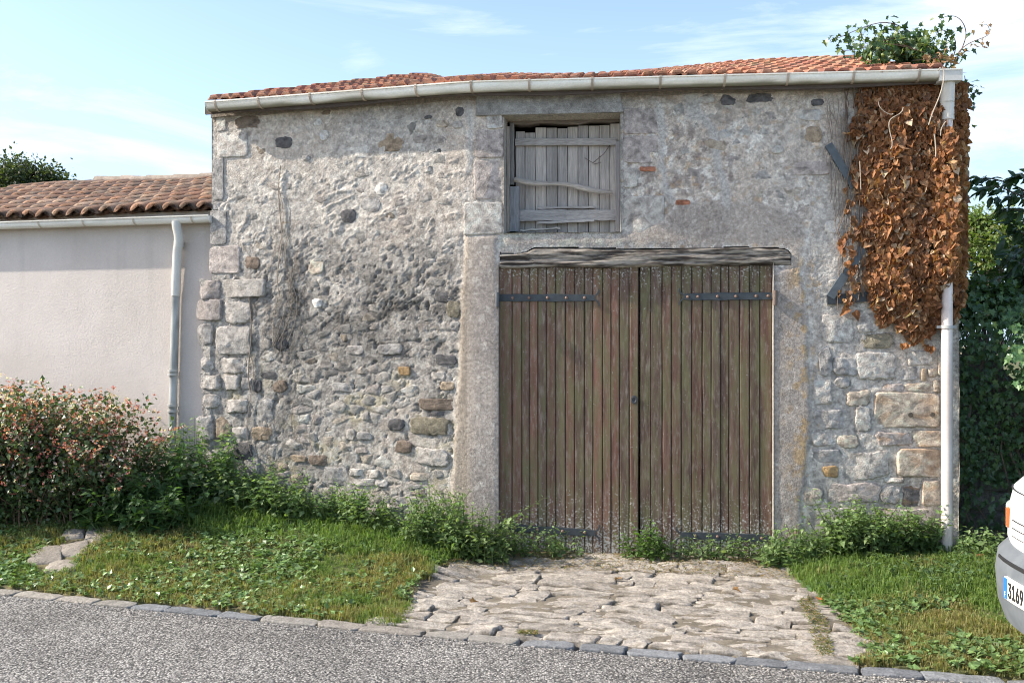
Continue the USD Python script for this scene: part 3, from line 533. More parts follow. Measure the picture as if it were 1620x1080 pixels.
def wall_h(s, z):
    i = np.clip(np.searchsorted(sg, s), 0, len(sg) - 1); j = np.clip(np.searchsorted(zg, z), 0, len(zg) - 1); return H[i, j]
to_wall = lambda a, h, b: W.P(a, h, b)
for q, (pg, (u0, v0, u1, v1, c, p, r)) in enumerate(zip(key_polys, KEY)):
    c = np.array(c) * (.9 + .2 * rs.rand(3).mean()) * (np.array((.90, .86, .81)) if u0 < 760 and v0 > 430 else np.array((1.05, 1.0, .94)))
    big = pg.area > .02
    squared = r < .13
    low = v0 > 430
    rings = ((1.0, .1), (.975, .85), (.92, 1.0), (.78, 1.0), (.6, 1.0), (.4, 1.0), (.2, 1.0)) if squared else ((1.0, -.1), (.955, .55), (.88, .9), (.74, 1.0), (.55, 1.0), (.36, 1.0), (.18, 1.0))
    hs = float(wall_h(pg.centroid.x, pg.centroid.y)) if pg.centroid.x > 0 else .0
    v, f = blob(lambda a, h, b: W.P(a, h + hs * .6, b), np.array(pg.exterior.coords), p * (.42 if low else .55) + .003, .14 if u0 < 340 and low else .05, 2000 + q, n=40 if big else 26, rough=.006 if squared else .008, tilt=.12 if squared else .35, freq=19, rings=rings, facets=2 if squared else 4, jag=.02 if squared else .10)
    # lichen and grime on the block, at its own scale
    nn = meshkit.fbm(v * 26, 3, 7)
    tc = lerp(np.tile(c, (len(v), 1)), np.minimum(c * 1.32, .56), sstep(.52, .68, nn) * .8); tc = lerp(tc, c * .5, sstep(.46, .3, nn) * .8)
    if u0 > 1370 and v0 > 600: tc = lerp(tc, np.array((.36, .22, .12)), sstep(.5, .65, meshkit.fbm(v * [9, 9, 16], 3, 17)) * .55)
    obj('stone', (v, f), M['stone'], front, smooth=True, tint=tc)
v, f = blob(to_wall, np.array(lint_poly.exterior.coords), .022, .05, 1999, n=60, rough=.005, tilt=.0, rings=((1.0, .2), (.99, .9), (.95, 1.0), (.8, 1.0), (.6, 1.0), (.3, 1.0)), facets=0, jag=.0)
obj('stone_lintel', (v, f), M['stone'], front, smooth=True, tint=lerp((.36, .34, .31), (.27, .25, .225), sstep(.4, .62, meshkit.fbm(v * 9, 4, 27))))
for hu in (1441, 1476):
    s, z = W.at(hu, 656, .03); a_ = np.arange(12) * np.pi / 6
    obj('drilled_hole', loft([W.P(s + np.cos(a_) * r0, h0, z + np.sin(a_) * r0) for r0, h0 in ((.020, .022), (.019, .027), (.012, .0272), (.004, .0268))]), M['stone'], front, tint=np.array((.10, .085, .07)))
n_single = 300 - len(KEY); rest = []
for q, (g, c, p, u, v_) in enumerate(rubble):
    hs = float(wall_h(g.centroid.x, g.centroid.y))
    v, f = blob(lambda a, h, b: W.P(a, h + hs - .008, b), np.array(g.exterior.coords), p * .38 + .006, .04, 5000 + q, n=18, rough=.006, tilt=.55, freq=22, rings=((1.0, -.3), (.93, .45), (.8, .9), (.55, 1.0), (.28, 1.0)), facets=4, jag=.14)
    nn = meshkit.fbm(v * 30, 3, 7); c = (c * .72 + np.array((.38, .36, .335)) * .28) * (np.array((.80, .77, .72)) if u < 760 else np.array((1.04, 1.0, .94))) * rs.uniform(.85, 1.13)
    tc = lerp(np.tile(c, (len(v), 1)), np.minimum(c * 1.3, .5), sstep(.52, .68, nn) * .8); tc = lerp(tc, c * .5, sstep(.46, .3, nn) * .7)
    tc = tc * stain(v)
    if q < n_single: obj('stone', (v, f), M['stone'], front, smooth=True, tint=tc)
    else: rest.append((v, f, tc))
pr = obj('small_stones', cat([(a, b) for a, b, _ in rest]), M['stone'], front, smooth=True, tint=np.vstack([c for *_, c in rest])); tag(pr, kind='stuff')

# reveals of the openings, side and back walls
def strip(s0, h0, s1, h1, z0, z1, n=26, rough=.006, seed=1):
    a, b = np.meshgrid(np.linspace(0, 1, 9), np.linspace(0, 1, n), indexing='ij')
    s, h, z = s0 + (s1 - s0) * a, h0 + (h1 - h0) * a, z0 + (z1 - z0) * b
    j = (fb(a * 3 + seed, b * (z1 - z0) * 9, 1, 1, 3, seed) - .5) * rough * 2 * np.sin(np.clip(a * 1.2, 0, 1) * np.pi / 2)
    return W.P(s + (j if abs(h1 - h0) > abs(s1 - s0) else 0), h, z), quads(grid_faces(9, n))
def addr(name, sh, mesh_flip=False, tint=(.40, .365, .32)):
    v, f = sh; obj(name, (v.reshape(-1, 3), f[:, ::-1] if mesh_flip else f), M['wall'], front, smooth=True, tint=np.array(tint))
addr('hatch_jamb', strip(sHl, .012, sHl + .012, -.24, zH0 - .01, zH1 + .01, seed=2))
addr('hatch_jamb', strip(sHr, .012, sHr - .004, -.24, zH0 - .01, zH1 + .01, seed=3), True)
addr('door_jamb', strip(sDl, .022, sDl + .004, -.16, -.3, zDoorTop + .02, 60, seed=4), tint=(.34, .30, .27))
addr('door_jamb', strip(sDr, .022, sDr - .004, -.16, -.3, zDoorTop + .02, 60, seed=5), True, tint=(.36, .33, .30))
def flat(s0, s1, h0, h1, z0, z1):
    a, b = np.meshgrid(np.linspace(0, 1, 30), np.linspace(0, 1, 8), indexing='ij')
    s = s0 + (s1 - s0) * a; h = h0 + (h1 - h0) * b; z = z0 + (z1 - z0) * b + (fb(a * 8, b * 3, 1, 1, 3, 9) - .5) * .008
    return W.P(s, h, z).reshape(-1, 3), quads(grid_faces(30, 8))
obj('hatch_sill', flat(sHl - .005, sHr + .005, .014, -.24, zH0, zH0 + .004), M['wall'], front, smooth=True, tint=np.array((.36, .36, .33)))
obj('hatch_soffit', flat(sHl - .005, sHr + .005, .012, -.24, zH1, zH1 - .012), M['wall'], front, smooth=True, tint=np.array((.42, .375, .31)))
obj('door_head', flat(sDl, sDr, -.02, -.18, zDoorTop + .03, zDoorTop + .03), M['wall'], front, smooth=True, tint=np.array((.2, .18, .16)))
obj('eave_band', loft([W.P(ss, np.array([-.02, .016, .020, -.02]), np.array([3.735, 3.738, 3.86, 3.86])) + [0, 0, .006 * math.sin(ss * 9)] for ss in np.linspace(.0, S1, 60)]), M['wall'], barn, smooth=30, tint=np.array((.25, .215, .18)))
A0, B0, C0 = W.P(0, 0, 0), W.P(2.467, 0, 0), W.P(S1, 0, 0)
nl, nr = np.array([.2718, .9623, 0]), np.array([.0921, .9957, 0])
DEEP = 6.3
def side(p, q, z0, z1, gable):
    n = 24; a, b = np.meshgrid(np.linspace(0, 1, n), np.linspace(0, 1, 18), indexing='ij')
    xy = p + (q - p) * a[..., None]; top = z1 + gable * (1 - np.abs(2 * a - 1)) - .02
    z = z0 + (top - z0) * b; xyz = xy.copy(); xyz[..., 2] = z
    nn = np.cross(q - p, [0, 0, 1.0]); nn /= np.linalg.norm(nn)
    xyz += nn * ((fb(a * 6, b * 4, 3, 3, 4, 8) - .5) * .03)[..., None] * (a > .02)[..., None]
    return xyz.reshape(-1, 3), quads(grid_faces(n, 18))
Lb, Rb = A0 + .9 * np.array([.9623, -.2718, 0]) + nl * DEEP, C0 + nr * DEEP
obj('side_wall', side(A0, Lb, -.3, 3.8, 1.0), M['wall'], barn, smooth=True, tint=np.array((.38, .35, .31)))
obj('side_wall', side(Rb, C0, -.3, 3.8, 1.0), M['wall'], barn, smooth=True, tint=np.array((.38, .35, .31)))
obj('back_wall', side(Lb, Rb, -.3, 3.8, 0), M['wall'], barn, smooth=True, tint=np.array((.38, .35, .31)))

# --- weathered lintel beam over the doors
n = 220; bt = np.stack([np.interp(np.linspace(beam_top[0, 0], beam_top[-1, 0], n), beam_top[:, 0], beam_top[:, 1]), np.interp(np.linspace(beam_top[0, 0], beam_top[-1, 0], n), beam_bot[:, 0], beam_bot[:, 1])], 1)
bs = np.linspace(beam_top[0, 0], beam_top[-1, 0], n); R = []
for k in range(n):
    t, b_ = bt[k]; zz = np.linspace(b_, t, 23)
    gr = (fb(np.full(23, bs[k]), zz, 3.5, 46, 5, 71) - .5) * 1.6
    ed = np.clip(np.sin(np.linspace(0, 1, 23) * np.pi) * 3.2, 0, 1)
    hh = -.030 + .040 * ed + gr * .040
    R.append(W.P(bs[k], np.r_[hh, -.16, -.16], np.r_[zz, t, b_]))
R = np.array(R)
v, f = loft(R); tn = fb(v[:, 0], v[:, 2], 4.5, 55, 5, 71) * .6 + .4 * fb(v[:, 0], v[:, 2], 11, 90, 4, 72)
obj('lintel_beam', (v, f), M['woodh'], barn, smooth=True, tint=lerp((.040, .030, .024), (.31, .27, .225), sstep(.42, .60, tn)))

# --- the two door leaves: boards, strap hinges, keyhole
def board(s0, s1, hf, z0, z1, seed, thick=.028, ch=.006, nz=9, warp=.0015):
    r_ = np.random.RandomState(seed); R = []
    for k, z in enumerate(np.linspace(z0, z1, nz)):
        j = r_.uniform(-1, 1, 3) * warp
        prof = [(s0, hf - thick), (s0, hf - ch * 1.4), (s0 + ch, hf), (s1 - ch, hf), (s1, hf - ch * 1.4), (s1, hf - thick)]
        R.append(W.P(np.array([p[0] for p in prof]) + j[0] * .6, np.array([p[1] for p in prof]) + j[1], np.full(6, z)))
    return loft(R)
LX = [789.5, 810, 825.3, 837.8, 851, 864.5, 879, 894.6, 909, 924.5, 938, 953.4, 966.6, 980, 995.5, 1010]
RX = [1012.5, 1029.8, 1047.6, 1062.2, 1077.8, 1094.7, 1111, 1125.3, 1140, 1153.3, 1170, 1185.8, 1202, 1222]
HD = -.030
def leaf(xs, label, seed, zb):
    d = group_part('door', barn); d.SetCustomDataByKey('label', label)
    for k in range(len(xs) - 1):
        s0, s1 = W.at(xs[k], 640, HD)[0] + .0018, W.at(xs[k + 1], 640, HD)[0] - .0018
        r_ = np.random.RandomState(seed + k)
        c = np.array(([(.17, .096, .066), (.148, .09, .065), (.185, .096, .066), (.135, .088, .064)] if seed < 430 else [(.125, .077, .055), (.112, .073, .054), (.135, .076, .054), (.104, .071, .053)])[r_.randint(4)]) * r_.uniform(.85, 1.18)
        obj('board', board(s0, s1, HD + r_.uniform(-.002, .002), zb + r_.uniform(-.008, .008), zDoorTop + .012, seed + k), M['door'], d, tint=c)
    s0, s1 = W.at(xs[0], 640, HD)[0], W.at(xs[-1], 640, HD)[0]
    for z in (.12, 1.1, 2.1):
        obj('batten', loft([W.P(np.array([a, a, a, a]), np.array([-.095, -.06, -.06, -.095]), np.array([z, z, z + .1, z + .1])) for a in (s0 + .01, s1 - .01)]), M['wood'], d, tint=np.array((.12, .1, .08)))
    return d
dl = leaf(LX, 'left door leaf, red-brown paint greened with algae', 400, -.035)
dr = leaf(RX, 'right door leaf, darker brown boards', 430, -.03)
def strap(u0, u1, v0, v1, tip, parent, rivets, knuckle):
    """iron strap from u0 to u1; tip = which end splits in two curls"""
    n = 24; uu = np.linspace(u0, u1, n); vv = np.linspace(v0, v1, n); hf = HD + .003
    half = 6.0 * (F / 7.8) / (F / 7.8); R = []
    t = np.abs(uu - tip) / abs(u1 - u0)
    for k in range(n):
        s, z = W.at(uu[k], vv[k], hf); w = .030 * (1 + .18 * math.exp(-((t[k] - .42) / .05) ** 2) + .12 * math.exp(-((t[k] - .8) / .05) ** 2)) * (.8 + .2 * min(1, t[k] * 8))
        R.append(W.P(s, np.array([hf, hf + .006, hf + .006, hf]), np.array([z - w, z - w * .9, z + w * .9, z + w])))
    parts = [loft(R)]
    st_, zt = W.at(tip, v0 if tip == u0 else v1, hf); dirn = 1 if tip == u1 else -1
    for sg_ in (-1, 1):
        ang = np.linspace(0, 1, 9)
        cs = st_ + dirn * (.005 + .028 * np.sin(ang * 2.0)); cz = zt + sg_ * (.016 + .055 * ang)
        parts.append(loft([W.P(cs[k] + dirn * np.array([-1, 1, 1, -1]) * .009 * (1.1 - ang[k] * .7), np.array([hf, hf, hf + .006, hf + .006]), cz[k] + np.array([0, 0, 0, 0])) for k in range(9)]))
    p = obj('strap_hinge', cat(parts), M['iron'], parent, tint=np.array((.045, .052, .057)))
    for ru in rivets:
        s, z = W.at(ru, np.interp(ru, [u0, u1], [v0, v1]), hf)
        R = [W.P(s + np.cos(a := np.arange(8) * np.pi / 4) * r0, hf + .006 + h0, z + np.sin(a) * r0) for r0, h0 in ((.013, 0), (.011, .006), (.005, .009))]
        rest_rivets.append(loft(R))
    if knuckle:
        s, z = W.at(knuckle, v0 if knuckle < 1000 else v1, .03)
        obj('hinge_knuckle', tube([W.P(s, .03, z - .075), W.P(s, .03, z + .045)], .017, 10), M['iron'], parent, smooth=40, tint=np.array((.17, .12, .09)) if knuckle > 1000 else np.array((.10, .105, .11)))
rest_rivets = []
strap(788, 941, 471, 471, 941, dl, [811, 837, 866, 896, 925], 786.5)
strap(1081, 1226, 469.5, 468, 1081, dr, [1088, 1104, 1135, 1164, 1196, 1215], 1226)
strap(792, 942, 833, 843, 942, dl, [815, 850, 890, 925], None)
strap(1076, 1219, 846, 851, 1076, dr, [1100, 1135, 1170, 1205], None)
for q, rv in enumerate(rest_rivets): obj('rivet', rv, M['iron'], dl if q < 5 or 11 <= q < 15 else dr, smooth=True, tint=np.array((.23, .14, .10)))
s, z = W.at(1003, 632, HD)
obj('lock_plate', loft([W.P(s + np.cos(a := np.arange(12) * np.pi / 6) * r0, HD + h0, z + np.sin(a) * r0 * 1.25) for r0, h0 in ((.030, 0), (.028, .006), (.018, .008), (.010, .002))]), M['iron'], dl, smooth=30, tint=np.array((.05, .05, .05)))
s, z = W.at(1000, 877, .0)
obj('threshold', loft([W.P(a, np.array([-.2, .03, .05, .05]), np.array([-.02, -.035 + .006 * math.sin(a * 11), -.07, -.25])[[0, 1, 2, 3]]) for a in np.linspace(sDl, sDr, 30)], closed=False, cap=False), M['paving'], front, smooth=30, tint=np.array((.30, .26, .21)))

# --- the loft hatch: planks, rails, a crooked pole
hatch = group_part('loft_hatch', barn); hatch.SetCustomDataByKey('label', 'loft hatch boarded up with grey weathered planks')
HH = -.20
GW = [(.46, .405, .355), (.38, .34, .305), (.53, .465, .405), (.42, .375, .34), (.33, .295, .265)]
pxs = [815.5, 830.4, 846.7, 864, 881.5, 897.8, 914.4, 931, 948, 965, 981]; tops = [208, 210, 202, 202.7, 203, 200.7, 199, 199, 198, 196]
for k in range(10):
    s0, s1 = W.at(pxs[k], 280, HH)[0] + .002, W.at(pxs[k + 1], 280, HH)[0] - .002
    zt, zb = W.at(pxs[k] + 6, tops[k], HH)[1], W.at(pxs[k] + 6, 368, HH)[1]
    obj('plank', board(s0, s1, HH + rnd.uniform(-.008, .004), zb - .02, zt, 800 + k, .022, .002, 6, .002), M['wood'], hatch, tint=np.array(rnd.choice(GW)) * rnd.uniform(.9, 1.15))
def bar(u0, v0, u1, v1, h, half, thick=.025, name='rail', tint=GW[0], nn=12, wob=.003, mt='woodh'):
    R = []; r_ = np.random.RandomState(int(u0 * 7 + v0))
    for t in np.linspace(0, 1, nn):
        s, z = W.at(u0 + (u1 - u0) * t, v0 + (v1 - v0) * t, h); j = r_.uniform(-wob, wob, 4)
        R.append(W.P(s, np.array([h - thick, h - .003, h, h, h - .003, h - thick]), z + np.array([-half + j[0], -half + j[0], -half * .85 + j[0], half * .85 + j[1], half + j[1], half + j[1]])))
    obj(name, loft(R), M[mt], hatch, tint=np.array(tint) * rnd.uniform(.92, 1.1))
bar(815, 224.5, 975, 224, HH + .03, .029, .026, 'rail', (.40, .36, .325))
bar(819, 341, 895, 340, HH + .05, .047, .028, 'rail', (.34, .315, .295))
bar(894.5, 340.5, 974, 340, HH + .047, .044, .026, 'rail', (.36, .33, .305))
bar(850, 329, 941, 327.5, HH + .035, .009, .03, 'rail', (.38, .345, .315))
bar(850, 352.5, 940, 348.5, HH + .06, .010, .02, 'rail', (.42, .385, .35))
bar(823, 364.5, 886, 360.5, HH + .10, .008, .05, 'loose_batten', (.36, .33, .29), wob=.005)
t = np.linspace(0, 1, 16); ps, pz = W.at(814 + 155 * t, 284 + 19 * t + 2.5 * np.sin(t * 9), HH + .06)
obj('crooked_pole', tube(W.P(ps, HH + .06 + .008 * np.sin(t * 7), pz), .021 + .004 * np.sin(t * 11), 9), M['woodh'], hatch, smooth=True, tint=np.array((.40, .35, .30)))
for (u0, u1, v0, v1, h, th, c) in [(806.5, 813, 195, 292, HH + .04, .05, (.25, .235, .22)), (806.5, 821.5, 295, 366, HH + .075, .04, (.235, .235, .24)), (974, 980.8, 224, 366.5, HH + .12, .05, (.29, .27, .26)), (801, 806, 200, 367, HH + .09, .04, (.33, .29, .25))]:
    s0, s1 = W.at(u0, 280, h)[0], W.at(u1, 280, h)[0]; z0, z1 = W.at(u0, v1, h)[1], W.at(u0, v0, h)[1]
    obj('post', board(s0, s1, h, z0, z1, int(u0), th, .003, 8, .003), M['wood'], hatch, tint=np.array(c))
bar(806, 188.5, 981, 184.5, HH + .03, .045, .12, 'head_beam', (.17, .14, .115), wob=.012)
for q, tw in enumerate([[(925, 250), (938, 258), (955, 244), (966, 228)], [(938, 258), (945, 252), (950, 247)], [(939, 260), (951, 257)]]):
    s, z = W.at(np.array([p[0] for p in tw]), np.array([p[1] for p in tw]), HH + .02); obj('twig', tube(W.P(s, HH + .02, z), .0035, 5), M['bark'], hatch, tint=np.array((.17, .14, .12)))
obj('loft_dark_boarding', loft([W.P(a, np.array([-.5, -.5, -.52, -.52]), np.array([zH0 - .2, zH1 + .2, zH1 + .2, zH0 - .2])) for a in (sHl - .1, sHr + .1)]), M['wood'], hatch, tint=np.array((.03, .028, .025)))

obj('fascia', loft([W.P(ss, np.array([.085, .105, .105, .085]), np.array([3.74, 3.74, 3.826, 3.826]) + .010 * math.sin(ss * 3.1 + 1) + np.array([0, 0, 1, 1]) * .008 * max(0, 1 - ss / 1.6)) for ss in np.linspace(.0, S1 - .03, 60)]), M['woodh'], barn, tint=np.array((.11, .085, .07)))
# --- roof: interlocking clay tiles on a sagging slope
PITCH, ROWL = .322, 3.15
def roof_pt(s, l, h=0.0):
    """point on the front slope: s along the eave, l up the plan depth, h above the slope"""
    s, l, h = np.broadcast_arrays(np.asarray(s, float), np.asarray(l, float), np.asarray(h, float))
    sag = .105 * sstep(.1, 1.3, s) * (1 - sstep(3.9, 5.4, s)) * (np.maximum(l, 0) / ROWL) ** 1.1
    f = np.clip(1 - s / 2.7, 0, 1)                                # the slope fans out gently where the wall bends
    dx, dy = .0921 + (.2718 - .0921) * f + .19 * f, .9957 + (.9623 - .9957) * f - .05 * f
    p = W.P(s, .155, 0)
    z = 3.826 + .008 * np.clip(1 - s / 1.6, 0, 1) + PITCH * l - sag + .010 * np.sin(s * 3.1 + 1)
    return p + np.stack([dx * l, dy * l, z + h * .95], -1)
roof = group_part('roof', barn)
sL0 = float(W.at(329, 157, .185)[0]); sT = float(W.at(1512, 100, .16)[0]) - .236
TW, TL = .236, .345
def tile(s0, l0, seed, lift=0):
    r_ = np.random.RandomState(seed)
    x = np.array([0, .05, .12, .36, .43, .50, .57, .64, .88, .95, 1.0]); y = np.array([.0, .003, .032, .034, .005, .001, .005, .032, .034, .004, .0])
    ds, dl_, dh, sk = r_.uniform(-.004, .004), r_.uniform(-.012, .012), r_.uniform(-.003, .006), r_.uniform(-.006, .006)
    R = []
    for ll, hh in ((0, .026), (.02, .030), (TL + .03, .006)):
        top = roof_pt(s0 + ds + x * (TW - .004), l0 + dl_ + ll + sk * x, hh + dh + y + lift)
        bot = roof_pt(s0 + ds + x[::-1] * (TW - .004), l0 + dl_ + ll + sk * x[::-1], hh + dh + y[::-1] * .9 - .016 + lift)
        R.append(np.vstack([top, bot]))
    return loft(R)
TC = [(.36, .14, .08), (.31, .12, .075), (.40, .17, .095), (.26, .105, .07), (.36, .17, .11)]
kk = 0; extra_t = []
nrow = int(ROWL / TL) + 1
cells = [(rw, cl) for rw in range(nrow) for cl in range(-1, int((S1 + .1) / TW) + 1)]
cells.sort(key=lambda c: (c[0] > 1 and c[1] > 12, c[0]))
for rw, cl in cells:
    s0 = sL0 + cl * TW + (TW / 2 if rw % 2 else 0)
    if s0 < sL0 - .02 or s0 > sT: continue
    m_ = tile(s0, -.03 + rw * TL, 3000 + kk); kk += 1
    c = np.array(TC[RS.randint(5)]) * RS.uniform(.8, 1.12); nn = meshkit.fbm(m_[0] * 30, 3, 3)
    tc = lerp(np.tile(c, (len(nn), 1)), np.array((.13, .105, .085)), sstep(.5, .68, nn) * .7); tc = lerp(tc, np.array((.30, .26, .14)), sstep(.56, .66, meshkit.fbm(m_[0] * 17, 3, 9)) * (.5 if rw > 3 else .2))
    if kk <= 300: obj('tile', m_, M['tile'], roof, tint=tc)
    else: extra_t.append((m_, tc))
if extra_t: tag(obj('upper_tiles', cat([a for a, _ in extra_t]), M['tile'], roof, tint=np.vstack([b for _, b in extra_t])), kind='stuff')
ss = np.linspace(sL0, S1 + .0, 50)
top_l = nrow * TL - .06
under_ = np.array([roof_pt(ss, l, -.02) for l in np.linspace(-.02, top_l, 8)]).transpose(1, 0, 2)
obj('roof_boarding', (under_.reshape(-1, 3), quads(grid_faces(50, 8))), M['wood'], roof, smooth=True, tint=np.array((.12, .095, .075)))
ridge_p = roof_pt(ss, top_l, .03); back_n = np.array([.15, .985, 0])
bk = np.stack([ridge_p, ridge_p + back_n * 1.6 - [0, 0, .5], ridge_p + back_n * 3.3 - [0, 0, 1.05]], 1)
obj('back_slope', (bk.reshape(-1, 3), quads(grid_faces(50, 3))), M['tile'], roof, smooth=True, tint=np.array((.32, .13, .07)))
q = 0
for a, b_ in zip(np.linspace(sL0, S1, 17)[:-1], np.linspace(sL0, S1, 17)[1:]):
    R = []
    for t in (0, .5, 1.04):
        c = roof_pt(a + (b_ - a) * t, top_l, -.055 + .012 * (t > 1)); ang = np.linspace(-.2, np.pi + .2, 9); rr = .115 - .012 * t
        yv = np.array([-.1, -.99, 0]); ou = [c + yv * math.cos(g) * rr + np.array([0, 0, 1]) * (math.sin(g) * rr * .8) for g in ang]; inn = [c + yv * math.cos(g) * (rr - .016) + np.array([0, 0, 1]) * (math.sin(g) * (rr - .016) * .8) for g in ang[::-1]]
        R.append(np.array(ou + inn))
    obj('ridge_tile', loft(R), M['tile'], roof, smooth=40, tint=np.array(TC[q % 5]) * RS.uniform(.75, 1.0)); q += 1

# --- gutter with brackets, and the white rainwater pipe
def gutter_mesh(P_, s0, s1, h, zt, r, n=60, slope=0.0):
    R = []
    for k, s in enumerate(np.linspace(s0, s1, n)):
        a = np.linspace(np.pi, 2 * np.pi, 13)
        ho, zo = h - np.cos(a) * r * -1, zt + np.sin(a) * r
        hi, zi = h + np.cos(a[::-1]) * (r - .005), zt + np.sin(a[::-1]) * (r - .005)
        lip_h, lip_z = np.array([h + r + .006, h + r + .006]), np.array([zt - .004, zt + .006])
        R.append(P_(s, np.r_[h + np.cos(a) * r, lip_h, hi], np.r_[zo, lip_z, zi] + slope * (s - s0)))
    return loft(R)
gs = np.linspace(-.09, S1 + .045, 3)
GH, GZT, GR = .125, 3.832, .070
sG = float(W.at(1521, 115, .19)[0])
sG0 = float(W.at(325, 165, .19)[0])
gm = gutter_mesh(W.P, sG0, sG, GH, GZT, GR, 110)
gn_ = meshkit.fbm(gm[0] * [3, 3, 14], 4, 5)
gtint = lerp(np.array((.76, .70, .59)), np.array((.86, .82, .73)), sstep(.4, .6, gn_))
gtint = lerp(gtint, np.array((.13, .125, .075)), sstep(GZT - .050, GZT - .070, gm[0][:, 2] + (gn_ - .5) * .05) * .85)
gut = obj('gutter', gm, M['pvc'], barn, smooth=40, tint=gtint)
for e in (sG0, sG):
    a = np.linspace(np.pi, 2 * np.pi, 13)
    obj('gutter_stop_end', loft([W.P(e + d, np.r_[GH + np.cos(a) * (GR + .002), GH], np.r_[GZT + np.sin(a) * (GR + .002), GZT + .004]) for d in (-.004, .004)]), M['pvc'], gut, tint=np.array((.55, .54, .50)))
for u in [340, 408, 490, 572, 657, 745, 837, 937, 1045, 1147, 1247, 1351, 1455]:
    s = float(W.at(u, 130, GH + GR)[0]); a = np.linspace(np.pi * .98, 2 * np.pi, 13)
    R = [W.P(np.array([s - .009, s + .009, s + .009, s - .009]), GH + math.cos(g) * np.array([GR + .002, GR + .002, GR + .006, GR + .006]), GZT + math.sin(g) * np.array([GR + .002, GR + .002, GR + .006, GR + .006])) for g in a]
    br = loft(R); ft = loft([W.P(np.array([s - .01, s + .01, s + .01, s - .01]), np.array([hh, hh, hh + .006, hh + .006]), np.full(4, zz)) for hh, zz in ((GH + GR, GZT + .012), (GH + GR + .003, GZT))])
    arm = loft([W.P(np.array([s - .009, s + .009, s + .009, s - .009]), np.full(4, hh), zz + np.array([-.003, -.003, .003, .003])) for hh, zz in ((.02, GZT - .07), (GH - GR, GZT - .03), (GH - GR + .004, GZT))])
    obj('bracket', cat([br, ft, arm]), M['pvc'], gut, tint=np.array((.42, .33, .25)) * RS.uniform(.8, 1.15))
def ring_pipe(pts, r, name, parent, tint, sides=18, label=None):
    return obj(name, tube(pts, r, sides), M['pvc'], parent, smooth=40, tint=tint, label=label)
ps = float(W.at(1498, 600, .10)[0])
v = tube([W.P(ps, .10, z) for z in np.linspace(3.60, -.02, 30)], .043, 20); nn = meshkit.fbm(v[0] * [6, 6, 2.5], 3, 3)
pip = obj('rainwater_pipe', v, M['pvc'], barn, smooth=40, tint=lerp((.74, .655, .60), (.64, .54, .485), sstep(.45, .65, nn)), label='white plastic rainwater pipe down the right corner')
obj('pipe_outlet', cat([tube([W.P(ps, GH, GZT - .03), W.P(ps, GH, 3.71), W.P(ps, GH - .01, 3.67), W.P(ps, .11, 3.60)], [.05, .05, .052, .052], 18), tube([W.P(ps, .10, 3.62), W.P(ps, .10, 3.46)], .055, 18)]), M['pvc'], pip, smooth=40, tint=np.array((.62, .58, .50)))
obj('outlet_box', loft([W.P(ps + .085 * np.array([-1, 1, 1, -1]), np.array([GH - .065, GH - .065, GH + .07, GH + .07]), np.full(4, z)) for z in (GZT - .085, GZT - .06, GZT + .004)]), M['pvc'], pip, tint=np.array((.60, .58, .53)))
zc_ = float(W.at(1498, 517, .1)[1])
obj('pipe_collar', cat([tube([W.P(ps, .10, zc_ - .012), W.P(ps, .10, zc_ + .012)], .052, 20), loft([W.P(ps + np.array([-.075, .075, .075, -.075]), np.array([.09, .09, .098, .098]), np.full(4, z)) for z in (zc_ - .01, zc_ + .01)])]), M['pvc'], pip, smooth=40, tint=np.array((.45, .44, .42)))
# iron wall anchor half hidden by the dead ivy
anchor = group_part('wall_anchor', barn); anchor.SetCustomDataByKey('label', 'slate-grey iron wall anchor, partly under the dead ivy')
def ibar(u0, v0, u1, v1, half, c, h=.035):
    (s0, z0), (s1, z1) = wp([(u0, v0), (u1, v1)], h); d = np.array([s1 - s0, z1 - z0]); d /= np.linalg.norm(d); nrm = np.array([-d[1], d[0]]) * half
    R = [W.P(s + np.array([nrm[0], -nrm[0], -nrm[0], nrm[0]]), np.array([h - .03, h - .03, h, h]), z + np.array([nrm[1], -nrm[1], -nrm[1], nrm[1]])) for s, z in ((s0 + (s1 - s0) * t, z0 + (z1 - z0) * t) for t in np.linspace(0, 1, 6))]
    obj('iron_bar', loft(R), M['iron'], anchor, tint=np.array(c))
ibar(1311, 228, 1352, 296, .030, (.075, .09, .10)); ibar(1314, 470, 1366, 392, .033, (.085, .10, .11), .04); ibar(1309, 474, 1385, 468, .038, (.035, .04, .045), .032)

# ================================================================ the neighbouring house
house = thing('neighbouring_house', 'low pale stuccoed house with brown canal tile roof left of the barn', 'house', loc=(*N.P(4.5, 0, 0)[:2], .3))
LN = N.length - .0
ZE = 2.80
s_, z_ = np.meshgrid(np.linspace(0, N.length, 420), np.linspace(-.2, ZE + .12, 180), indexing='ij')
h_ = (fb(s_, z_, 20, 20, 2, 51) - .5) * .0012 + (fb(s_, z_, 1.5, 1.5, 3, 52) - .5) * .0015
nn = fb(s_, z_, 1.3, 1.0, 5, 53); ct = lerp((.58, .51, .455), (.63, .56, .505), sstep(.35, .65, nn)); ct = lerp(ct, ct * .86, .8 * sstep(.5, .68, fb(s_, z_, 7, .6, 4, 54)) * sstep(1.2, 2.9, z_)); ct = lerp(ct, np.array((.48, .44, .38)), .75 * sstep(.9, .2, z_ + nn * .4))
obj('wall', (N.P(s_, h_, z_).reshape(-1, 3), quads(grid_faces(420, 180))), M['stucco'], house, smooth=True, tint=ct.reshape(-1, 3))
NP_, NL = .30, 2.55
nroof = group_part('roof', house)
def npt(s, l, h=0.0):
    s, l, h = np.broadcast_arrays(np.asarray(s, float), np.asarray(l, float), np.asarray(h, float))
    p = N.P(s, .105 - l, 0); p[..., 2] = 2.862 + NP_ * l + h + .012 * np.sin(s * 2.3) ; return p
